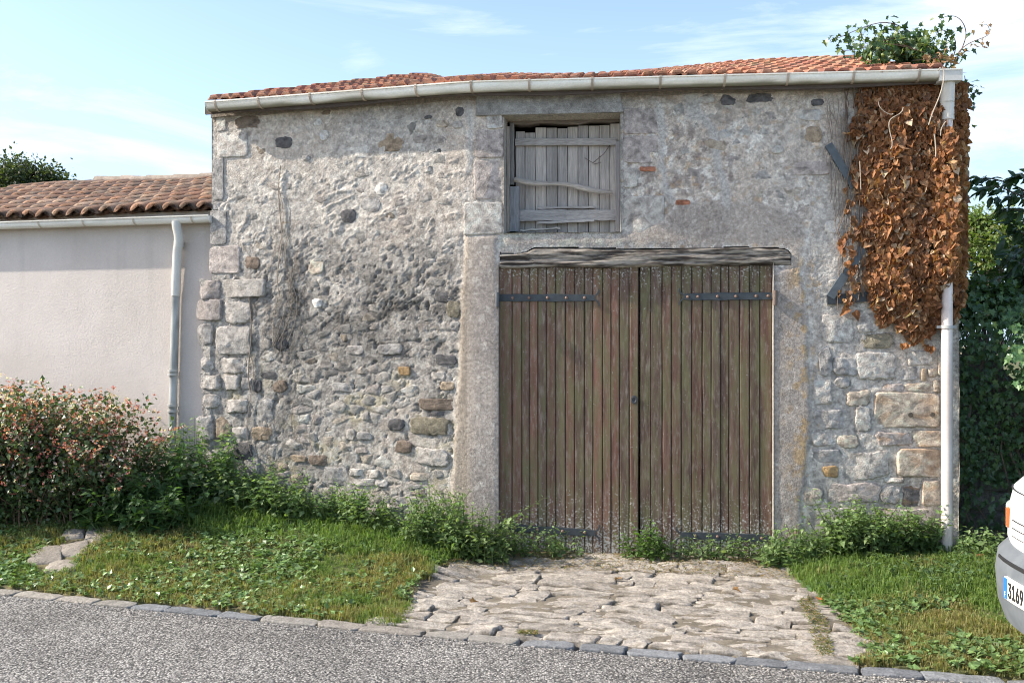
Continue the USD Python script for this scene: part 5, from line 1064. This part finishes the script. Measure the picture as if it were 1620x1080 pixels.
for q, (pts, r) in enumerate([([(444, 262), (442, 330), (446, 380), (440, 420), (443, 470)], .006), ([(396, 440), (395, 480), (398, 520), (394, 570), (396, 620)], .007), ([(441, 300), (448, 345), (440, 400)], .003), ([(460, 370), (452, 420), (462, 470), (440, 540)], .004), ([(470, 400), (462, 440), (448, 500), (430, 548)], .004), ([(452, 440), (470, 480), (455, 540)], .003), ([(440, 470), (432, 520), (436, 560)], .004), ([(465, 470), (450, 520), (444, 560)], .003), ([(393, 560), (400, 600), (392, 660), (398, 720)], .004), ([(400, 700), (440, 650), (438, 600)], .003), ([(470, 700), (462, 650), (470, 600), (455, 560)], .003), ([(500, 720), (490, 690), (500, 650)], .003), ([(415, 760), (425, 700), (418, 660)], .003)]):
    obj('stem', px_curve(pts, .014, r * .8, 18), M['bark'], creep, tint=np.array((.20, .165, .135)) * RS.uniform(.8, 1.25))
for k in range(16):
    rs2 = np.random.RandomState(k); u0, v0 = rs2.uniform(418, 478), rs2.uniform(380, 520); m = 6
    pts = np.c_[u0 + np.cumsum(rs2.normal(0, 5, m)), v0 + np.arange(m) * rs2.uniform(8, 14)]
    if k == 0: fine = []
    fine.append(px_curve(pts, .012, .0018, 9))
tag(obj('fine_stems', cat(fine), M['bark'], creep, tint=np.array((.19, .155, .125))), kind='stuff')
creep2 = thing('creeper_stems', 'fine bare creeper stems beside the dead ivy on the right wall', 'creeper', loc=(*W.P(5.5, 0, 0)[:2], 2.4))
for k in range(16):
    rs2 = np.random.RandomState(90 + k); u0 = rs2.uniform(1308, 1345); m = 7; v0 = rs2.uniform(145, 210)
    pts = np.c_[u0 + np.cumsum(rs2.normal(0, 3.4, m)) + np.arange(m) * rs2.uniform(-2, 4), v0 + np.arange(m) * rs2.uniform(14, 32)]
    obj('stem', px_curve(pts, .03, rs2.uniform(.002, .0045), 14), M['bark'], creep2, tint=np.array((.27, .22, .18)) * rs2.uniform(.7, 1.2))

# --- living ivy sprays over the roof corner
rivy = thing('green_ivy', 'green ivy sprays reaching left over the roof corner', 'ivy', loc=(*W.P(6.3, .0, 0)[:2], 3.95))
rs = np.random.RandomState(81); P_, Tp, st = [], [], []
def spray(pts, Ds, dens, rad, dry=False, spread=.035):
    pts = np.asarray(pts, float); t = np.linspace(0, 1, len(pts)); n = 40; tt = np.linspace(0, 1, n)
    from scipy.interpolate import make_interp_spline
    sp = make_interp_spline(t, pts, k=min(3, len(pts) - 1))(tt); D = np.linspace(Ds[0], Ds[1], n)
    ax = np.stack([(sp[:, 0] - 810) / F * D, D, EYE - (sp[:, 1] - 540) / F * D], 1); st.append(tube(ax[::2], np.linspace(rad, rad * .4, 20), 5, False))
    L = np.linalg.norm(np.diff(ax, axis=0), axis=1).sum(); m = int(L * dens)
    i = rs.uniform(.05, 1, m) * (n - 1); j = i.astype(int).clip(0, n - 2); c = ax[j] + (ax[j + 1] - ax[j]) * (i - j)[:, None]
    (DP if dry else P_).append(c + rs.normal(0, spread, (m, 3)) + [0, 0, -.01]); (DT if dry else Tp).append(rs.normal(0, .6, (m, 3)) + [0, -.3, -.7])
DP, DT = [], []
spray([(1500, 92), (1460, 66), (1430, 45), (1395, 36), (1350, 50), (1316, 63)], (8.0, 7.9), 75, .006)
spray([(1498, 95), (1455, 72), (1420, 60), (1375, 73), (1322, 78)], (7.9, 7.8), 85, .006)
spray([(1500, 92), (1440, 78), (1390, 70), (1340, 60)], (8.3, 8.2), 60, .005)
for k in range(16): spray([(1505 - rs.uniform(0, 30), 98), (1470 - rs.uniform(0, 60), 80 + rs.uniform(-12, 8)), (1420 - rs.uniform(0, 70), 84 + rs.uniform(-16, 8))], (7.75 + rs.uniform(-.1, .6), 7.7 + rs.uniform(-.1, .6)), 90, .004, spread=.05)
spray([(1506, 95), (1512, 70), (1505, 55), (1490, 48), (1480, 60)], (7.8, 7.8), 60, .005)
spray([(1512, 95), (1527, 62), (1526, 42), (1515, 28), (1498, 26), (1486, 34)], (7.7, 7.7), 26, .005)
spray([(1515, 85), (1535, 68), (1555, 60), (1565, 52), (1562, 40), (1552, 46)], (7.6, 7.6), 34, .004, True, .02)
spray([(1515, 100), (1500, 90), (1480, 92), (1440, 96)], (7.55, 7.5), 60, .004, True, .04)
spray([(1525, 130), (1530, 145), (1540, 138), (1548, 140)], (7.7, 7.7), 60, .003)
spray([(1526, 120), (1529, 155), (1530, 185)], (7.8, 7.8), 60, .003)
P_, Tp, DP, DT = np.vstack(P_), np.vstack(Tp), np.vstack(DP), np.vstack(DT); n = len(P_)
v, f = leaves(IVY, P_, Tp, norm(np.array([-.3, -.6, .6]) + rs.normal(0, .5, (n, 3))), rs.uniform(.035, .065, n), .3, .3, rs)
obj('foliage', merge(v, f), M['gloss'], rivy, tint=ltint([(.045, .09, .025), (.06, .11, .03), (.035, .07, .022), (.13, .17, .03)], n, v.shape[1], rs)); tag(obj('stem', cat(st), M['bark'], rivy, tint=np.array((.20, .12, .09))), kind='stuff')
n = len(DP); v, f = leaves(IVY, DP, DT, randdir(n, rs), rs.uniform(.03, .055, n), .4, .5, rs, 1, .1)
obj('dry_leaves', merge(v, f), M['dry'], rivy, tint=ltint([(.30, .17, .09), (.40, .27, .16)], n, v.shape[1], rs))

# --- ivy-covered garden wall right of the barn
gw = thing('garden_wall', 'rough grey stone garden wall in shadow beneath the ivy hedge', 'wall', loc=(5.4, 8.35, 0))
GA, GB = np.array([3.74, 8.08]), np.array([9.5, 7.4]); gt_ = (GB - GA) / np.linalg.norm(GB - GA); gnn = np.array([gt_[1], -gt_[0]])
def gP(a, h, z): 
    a, h, z = np.broadcast_arrays(np.asarray(a, float), np.asarray(h, float), np.asarray(z, float)); return np.stack([GA[0] + gt_[0] * a + gnn[0] * h, GA[1] + gt_[1] * a + gnn[1] * h, z], -1)
obj('wall_core', loft([gP(a, np.array([0, 0, -.35, -.35]), np.array([-.3, 1.45 + .3 * math.sin(a * 7) * math.sin(a * 3.1 + 1), 1.4 + .3 * math.sin(a * 5 + 2), -.3])) for a in np.linspace(-.05, 5.8, 60)]), M['wall'], gw, tint=np.array((.17, .155, .14)))
k = 0
for row in range(7):
    a = rnd.uniform(-.1, .1)
    while a < 2.2:
        ln = rnd.uniform(.16, .38); pts = rpoly(a, -.05 + row * .17, a + ln - .02, .10 + row * .17, .2, 8000 + k, .06)
        obj('stone', blob(gP, pts, .035, .04, 8100 + k, n=14), M['stone'], gw, smooth=True, tint=np.array(rnd.choice([(.20, .18, .155), (.24, .21, .185), (.17, .16, .15)]))); a += ln; k += 1
hedge = thing('ivy_hedge', 'dark green ivy mass covering the garden wall right of the white pipe', 'ivy', loc=(5.4, 8.1, .2))
rs = np.random.RandomState(91); n = 21000
a, z = rs.uniform(-.10, 4.6, n), rs.uniform(.03, 2.9, n); top = 1.75 + .75 * fb(a, a * 0, 2.1, 1, 4, 92) + .18 * rs.normal(size=n); keep = (z < top) & ((z > .40 + .3 * fb(a, a * 0, 2.3, 1, 3, 96)) | (rs.rand(n) < .5)); a, z = a[keep], z[keep]; n = len(a)
lump = sstep(.40, .68, fb(a, z, 2.6, 3.0, 3, 93))
bulge = .08 + (.16 + .62 * sstep(.1, .9, a)) * lump * sstep(0, .6, z)
P_ = gP(a, bulge * np.where(rs.rand(n) < .6, rs.uniform(.75, 1.1, n), rs.uniform(-.6, 1, n)) + .02, z) + rs.normal(0, .03, (n, 3))
sp = []
for k in range(95):                                             # sprays that reach out of the barn's shadow
    a0, z0 = rs.uniform(.35, 3.0), rs.uniform(.9, 2.15); L = rs.uniform(.5, 1.2); d = norm(np.array([rs.uniform(-.6, .25), -1.0, rs.uniform(-.2, .35)])); c0 = gP(a0, .3, z0)
    m = int(L * 75); tt = rs.uniform(0, 1, m); sp.append(c0 + d * (tt * L)[:, None] + np.array([0, 0, -.22]) * (tt ** 2 * L)[:, None] + rs.normal(0, .045, (m, 3)) * [1, 1, .55])
sp = np.vstack(sp); P_ = np.vstack([P_, sp]); n2 = len(P_)
nm = norm(np.r_[np.tile([gnn[0] - .15, gnn[1], .45], (n, 1)), np.tile([-.25, -.45, .8], (len(sp), 1))] + rs.normal(0, .38, (n2, 3)))
tp = np.stack([rs.normal(0, .5, n2), rs.normal(-.25, .3, n2), -1 + rs.normal(0, .5, n2)], 1); tp[n:, 2] *= .5
v, f = leaves(IVY, P_, tp, nm, rs.uniform(.034, .066, n2), .25, .25, rs, 1.0)
order = np.argsort(P_[:, 1] + 9 * (P_[:, 0] / P_[:, 1] > .56)); pick = order[:220]; one = np.zeros(n2, bool); one[pick] = True
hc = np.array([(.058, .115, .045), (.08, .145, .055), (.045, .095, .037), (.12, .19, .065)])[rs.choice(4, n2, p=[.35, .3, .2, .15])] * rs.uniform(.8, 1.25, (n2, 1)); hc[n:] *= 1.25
for k in pick: obj('leaf', (v[k], f), M['gloss'], hedge, tint=hc[k])
tag(obj('foliage', merge(v[~one], f), M['gloss'], hedge, tint=np.repeat(hc[~one], v.shape[1], 0)), kind='stuff')
st = []
for k in range(40):
    a0 = rs.uniform(0, 5); m = 8; st.append(tube(gP(a0 + np.cumsum(rs.normal(0, .08, m)), .06 + .1 * rs.rand(m), np.linspace(0, rs.uniform(1, 2.2), m)), rs.uniform(.004, .014), 4, False))
tag(obj('stem', cat(st), M['bark'], hedge, tint=np.array((.16, .13, .10))), kind='stuff')
for q, (u, v_) in enumerate([(1532, 883), (1546, 886), (1556, 880)]):
    p = PX(u, v_, .06); R = [np.array([[p[0] + l * .9 + math.cos(g) * .05 * s_ * 0 - 0, p[1] - math.cos(g) * .05 * s_ + l * .2, .06 + abs(math.sin(g)) * .05 * s_] for g, s_ in [(x, 1) for x in np.linspace(0, np.pi, 7)] + [(x, .75) for x in np.linspace(np.pi, 0, 7)]]) for l in (-.06, .06)]
    tag(obj('tile_shard', loft(R), M['tile'], tint=np.array((.33, .13, .075))), ['broken red tile at the foot of the pipe, leftmost of three', 'broken red tile by the pipe, middle of three', 'broken red tile by the pipe, rightmost of three'][q], 'tile shard')

# --- trees
def tree(name, label, base, height, crown_c, crown_r, n, leaf, cols, seed, trunk_r=.2, shape=LEAF, wid=1.2, clumps=60, group=None, squash=.8, mt='leaf'):
    rs = np.random.RandomState(seed); base, cc = np.asarray(base, float), np.asarray(crown_c, float)
    root = thing(name, label, 'tree', group, loc=base)
    segs = [tube([base, base * .5 + cc * .5 + rs.normal(0, .1, 3), cc], [trunk_r, trunk_r * .75, trunk_r * .35], 9, False)]
    d = randdir(clumps, rs); d[:, 2] = np.abs(d[:, 2]) * 1.15 - .35; rad = rs.uniform(.45, 1.0, clumps) ** .6
    C_ = cc + d * rad[:, None] * np.array([crown_r, crown_r, crown_r * squash])
    for c in C_[:34]:
        s_ = base * .35 + cc * .65; segs.append(tube([s_, (s_ + c) / 2 + rs.normal(0, .08 * crown_r, 3), c], [trunk_r * .3, trunk_r * .18, trunk_r * .06], 5, False))
    obj('trunk', cat(segs), M['bark'], root, smooth=True, tint=np.array((.10, .08, .065)))
    per = n // clumps; q = np.repeat(C_, per, 0); cr = crown_r * rs.uniform(.16, .34, clumps); off = rs.normal(0, 1, (len(q), 3)) * np.repeat(cr, per)[:, None] * [.62, .62, .5]
    P_ = q + off; m = len(P_); tp = norm(off) + rs.normal(0, .6, (m, 3)) + [0, 0, -.35]
    v, f = leaves(shape, P_, tp, norm(np.array([0, 0, 1.0]) + rs.normal(0, .5, (m, 3))), leaf * rs.uniform(.6, 1.3, m), .25, .3, rs, wid)
    cv = np.repeat(rs.uniform(.75, 1.25, clumps), per)[:, None]
    c = np.asarray(cols)[rs.randint(len(cols), size=m)] * rs.uniform(.75, 1.25, (m, 1)) * cv
    obj('crown', merge(v, f), M[mt], root, tint=np.repeat(c, v.shape[1], 0)); return root
p = at(30, 275, 30.0)
tree('broadleaf_tree', 'round-headed green tree far behind the canal tiled roof', (p[0], 30.0, .3), 8, p + [0, 0, -.75], 1.72, 17000, .12, [(.05, .07, .028), (.065, .08, .032), (.04, .055, .024)], 101, .22, clumps=70)
p = at(1566, 390, 16.5)
tree('pale_green_tree', 'pale yellow-green leafy tree top behind the ivy hedge', (p[0] + .2, 16.7, 0), 4, p + [0, 0, -.15], .78, 8000, .085, [(.13, .19, .045), (.16, .21, .06), (.10, .16, .04), (.20, .21, .09)], 102, .10, clumps=60, squash=1.25)
p = at(1735, 440, 10.5)
tree('dark_leaved_tree', 'dark green tree at the right edge behind the ivy hedge', (p[0] + .2, 10.6, 0), 4, p + [0, 0, .0], .9, 3600, .14, [(.035, .075, .022), (.05, .095, .028), (.03, .06, .02)], 103, .10, shape=LONG, wid=1.2, clumps=46, squash=1.2, mt='gloss')
p = at(1556, 478, 10.0)
tree('hedge_shrub', 'shadowed leafy shrub rising between the ivy hedge and barn corner', (p[0] + .1, 10.0, 0), 2, p + [0, 0, -.12], .42, 2600, .07, [(.05, .095, .028), (.04, .075, .024), (.075, .12, .035)], 104, .05, clumps=44, squash=1.15)
# overhanging branch with long dark leaves, each leaf a part
rs = np.random.RandomState(111)
br = thing('overhanging_branch', 'branch with large pointed dark leaves hanging in from the right edge', 'branch', loc=tuple(at(1680, 330, 8.2)))
P_, Tp, st = [], [], []
for pts in [[(1700, 300), (1650, 318), (1600, 290), (1560, 280), (1536, 286)], [(1700, 330), (1650, 322), (1610, 308), (1575, 292), (1552, 300)], [(1700, 350), (1650, 345), (1610, 330), (1590, 335), (1575, 305)], [(1700, 400), (1650, 380), (1615, 370), (1600, 345)], [(1720, 290), (1660, 280), (1620, 276), (1605, 280)], [(1700, 440), (1650, 430), (1610, 415), (1590, 400)]]:
    t = np.linspace(0, 1, len(pts)); tt = np.linspace(0, 1, 24); x = np.array(pts, float); from_ = np.stack([np.interp(tt, t, x[:, 0]), np.interp(tt, t, x[:, 1])], 1); D = 8.2 + rs.uniform(-.3, .3)
    ax = np.stack([(from_[:, 0] - 810) / F * D, np.full(24, D), EYE - (from_[:, 1] - 540) / F * D], 1); ax = gaussian_filter1d(ax, 1.5, axis=0, mode='nearest'); st.append(tube(ax, np.linspace(.012, .003, 24), 5, False))
    for k in range(24):
        for s_ in (-1, 1):
            P_.append(ax[k] + rs.normal(0, .012, 3)); Tp.append(np.array([-.8, rs.normal(0, .6), s_ * .5 - .45 + rs.normal(0, .3)]))
P_, Tp = np.array(P_), np.array(Tp); n = len(P_); v, f = leaves(LONG, P_, Tp, norm(np.array([0, -.4, .9]) + rs.normal(0, .4, (n, 3))), rs.uniform(.075, .14, n), .35, .35, rs, 1.15)
for k in range(n): obj('leaf', (v[k], f), M['gloss'], br, tint=np.array([(.03, .06, .022), (.04, .08, .026), (.055, .10, .03)][k % 3]))
tag(obj('twig', cat(st), M['bark'], br, tint=np.array((.09, .075, .055))), kind='stuff')

# ================================================================ the white van at the right edge: faces along the street, its nose in the frame
CX, CY, YAW = 2.425, 4.42, math.radians(-4.0)
car = thing('parked_van', 'small white van with grey bumper parked at the right edge', 'van', loc=(CX + 1.9, CY, 0))
ca, sa = math.cos(YAW), math.sin(YAW)
def cP(x, y, z):
    """car frame: x back from the nose, y across (+ away from the camera), z up"""
    x, y, z = np.broadcast_arrays(np.asarray(x, float), np.asarray(y, float), np.asarray(z, float)); return np.stack([CX + ca * x - sa * y, CY + sa * x + ca * y, z], -1)
HW, CL = .80, 3.9
def outline(z, xf, inset=0.0, bow=.26, tail=0.0):
    y = HW - inset; ang = np.linspace(-1, 1, 33)
    fy = y * np.sign(ang) * np.abs(ang) ** .85; fx = xf + bow * np.abs(ang) ** 2.6
    fy[0], fy[-1] = -y, y
    sx = np.linspace(fx[-1] + .12, CL - tail - .12, 12)
    return cP(np.r_[fx, sx, CL - tail, CL - tail, sx[::-1]], np.r_[fy, np.full(12, y), y * .94, -y * .94, np.full(12, -y)], z)
def shell(levels): return loft([outline(*l) for l in levels])
obj('body', shell([(.30, .14, .05), (.45, .10, .01), (.66, .07, .0), (.72, .045, .0), (.86, .05, .0), (.97, .075, .01), (1.005, .11, .02), (1.03, .17, .03), (1.06, .30, .05, .24), (1.09, .52, .06, .2), (1.125, .80, .06, .16), (1.16, .98, .05, .14), (1.45, 1.28, .08, .10), (1.72, 1.56, .14, .08), (1.79, 1.72, .20, .08, .05), (1.82, 1.95, .30, .08, .12)]), M['car_white'], car, smooth=32)
obj('bumper', loft([outline(z, xf, ins)[:33] for z, xf, ins in ((.27, .10, .02), (.31, .03, -.005), (.40, .0, -.015), (.55, -.012, -.02), (.64, .0, -.015), (.685, .045, -.004), (.69, .10, .02))], closed=False, cap=False), M['bumper'], car, smooth=40)
obj('bumper_return', loft([outline(z, .10, .02)[:33] for z in (.275, .27)], closed=False, cap=False), M['bumper'], car)
def panel(x_of, y0, y1, z0, z1, bow, out, name, m, parent=None, n=9, xf=.05, hgt=.008):
    y = np.linspace(y0, y1, n); R = []
    for yy in y:
        a = (abs(yy) / HW) ** (1 / .85); x = xf + .26 * a ** 2.6 - out
        R.append(cP(np.array([x + .03, x, x, x + .03]), yy, np.array([z0, z0 + hgt, z1 - hgt, z1])))
    return obj(name, loft(R), m, parent or car)
for k in range(3):
    for s_ in (0, 1): panel(None, .03 if s_ else -.36, .36 if s_ else -.03, .735 + k * .040, .752 + k * .040, 0, .004, 'grille_slot', M['black'], xf=.046)
for s_ in (-1, 1):
    hl = panel(None, *sorted((s_ * .52, s_ * .72)), .75, .88, 0, .012, 'headlight', M['lens'], xf=.05)
    panel(None, *sorted((s_ * .43, s_ * .50)), .765, .87, 0, .014, 'indicator', M['orange'], xf=.05)
panel(None, -.42, .42, .615, .645, 0, .010, 'bumper_slot', M['black'], xf=.0)
panel(None, -.62, .62, .962, .967, 0, .006, 'bonnet_seam', M['black'], xf=.073, n=21, hgt=.001)
plate = panel(None, -.255, .255, .455, .567, 0, .020, 'number_plate', M['plate'], xf=-.004, n=11, hgt=.003)
panel(None, .213, .256, .458, .564, 0, .0225, 'plate_band', M['blue'], plate, xf=-.004, n=3, hgt=.003)
def on_plate(txt, h, y_start, zc, name, m):
    t = meshkit.text_mesh(txt, h, .003, True); v = np.array(t.vertices); xx, zz, dd = v[:, 0], v[:, 1], v[:, 2]
    # text runs left to right for someone who faces the nose: from +y towards -y
    xx = xx * .68; y = y_start - xx; a = (np.abs(y) / HW) ** (1 / .85); x = -.004 + .26 * a ** 2.6 - .0205 - dd
    f = np.array(t.faces); obj(name, (cP(x, y, zc + zz), f), m, plate)
on_plate('3169', .070, .200, .476, 'plate_number', M['black']); on_plate('F', .026, .243, .468, 'plate_letter', M['plate'])
for s_ in (-1, 1):
    for x in (.78, 3.15):
        c = cP(x, s_ * (HW - .10), .29); ax = cP(0, 1, 0) - cP(0, 0, 0); g = np.arange(28) * 2 * np.pi / 28
        e1, e2 = cP(1, 0, 0) - cP(0, 0, 0), np.array([0, 0, 1.0])
        prof = [(.20, -.09), (.27, -.095), (.29, -.07), (.29, .07), (.27, .095), (.20, .09)]
        wl = obj('wheel', loft([c + ax * (o * s_) + r * (np.cos(g)[:, None] * e1 + np.sin(g)[:, None] * e2) for r, o in prof]), M['black'], car, smooth=40)
        obj('rim', loft([c + ax * (o * s_) + r * (np.cos(g)[:, None] * e1 + np.sin(g)[:, None] * e2) for r, o in [(.205, .05), (.20, .088), (.16, .07), (.06, .085), (.03, .09)]]), M['metal'], wl, smooth=40)
def glassq(pts, name): obj(name, loft([np.array(pts), np.array(pts) + .004]), M['glass'], car)
wsx = lambda z: np.interp(z, [1.16, 1.45, 1.72], [.98, 1.28, 1.56]) 
R = []
for z in (1.19, 1.45, 1.70):
    y = np.linspace(-.66, .66, 9) * np.interp(z, [1.16, 1.72], [1, .92]); a = (np.abs(y) / HW) ** (1 / .85)
    R.append(cP(wsx(z) + .11 * a ** 2.6 - .012, y, z))
R = np.array(R); obj('windscreen', (R.reshape(-1, 3), quads(grid_faces(3, 9))), M['glass'], car, smooth=True)
for s_ in (-1, 1):
    yb = lambda z: s_ * (HW - np.interp(z, [1.16, 1.45, 1.72], [.05, .08, .14]) + .006)
    q4 = [cP(x, yb(z), z) for x, z in ((1.25, 1.18), (2.05, 1.18), (2.05, 1.64), (1.62, 1.64))]
    obj('side_window', (np.array(q4), quads(np.array([[0, 1, 2, 3]]))), M['glass'], car)
    obj('door_mirror', loft([cP(1.12 + dx, s_ * (HW + dy), np.array([1.12, 1.12, 1.26, 1.26])) + np.array([[0, 0, 0], ca * .1 * np.array([1, 0, 0]), ca * .1 * np.array([1, 0, 0]), [0, 0, 0]]) for dx, dy in ((0, -.06), (-.02, .1), (.0, .17))]), M['bumper'], car)
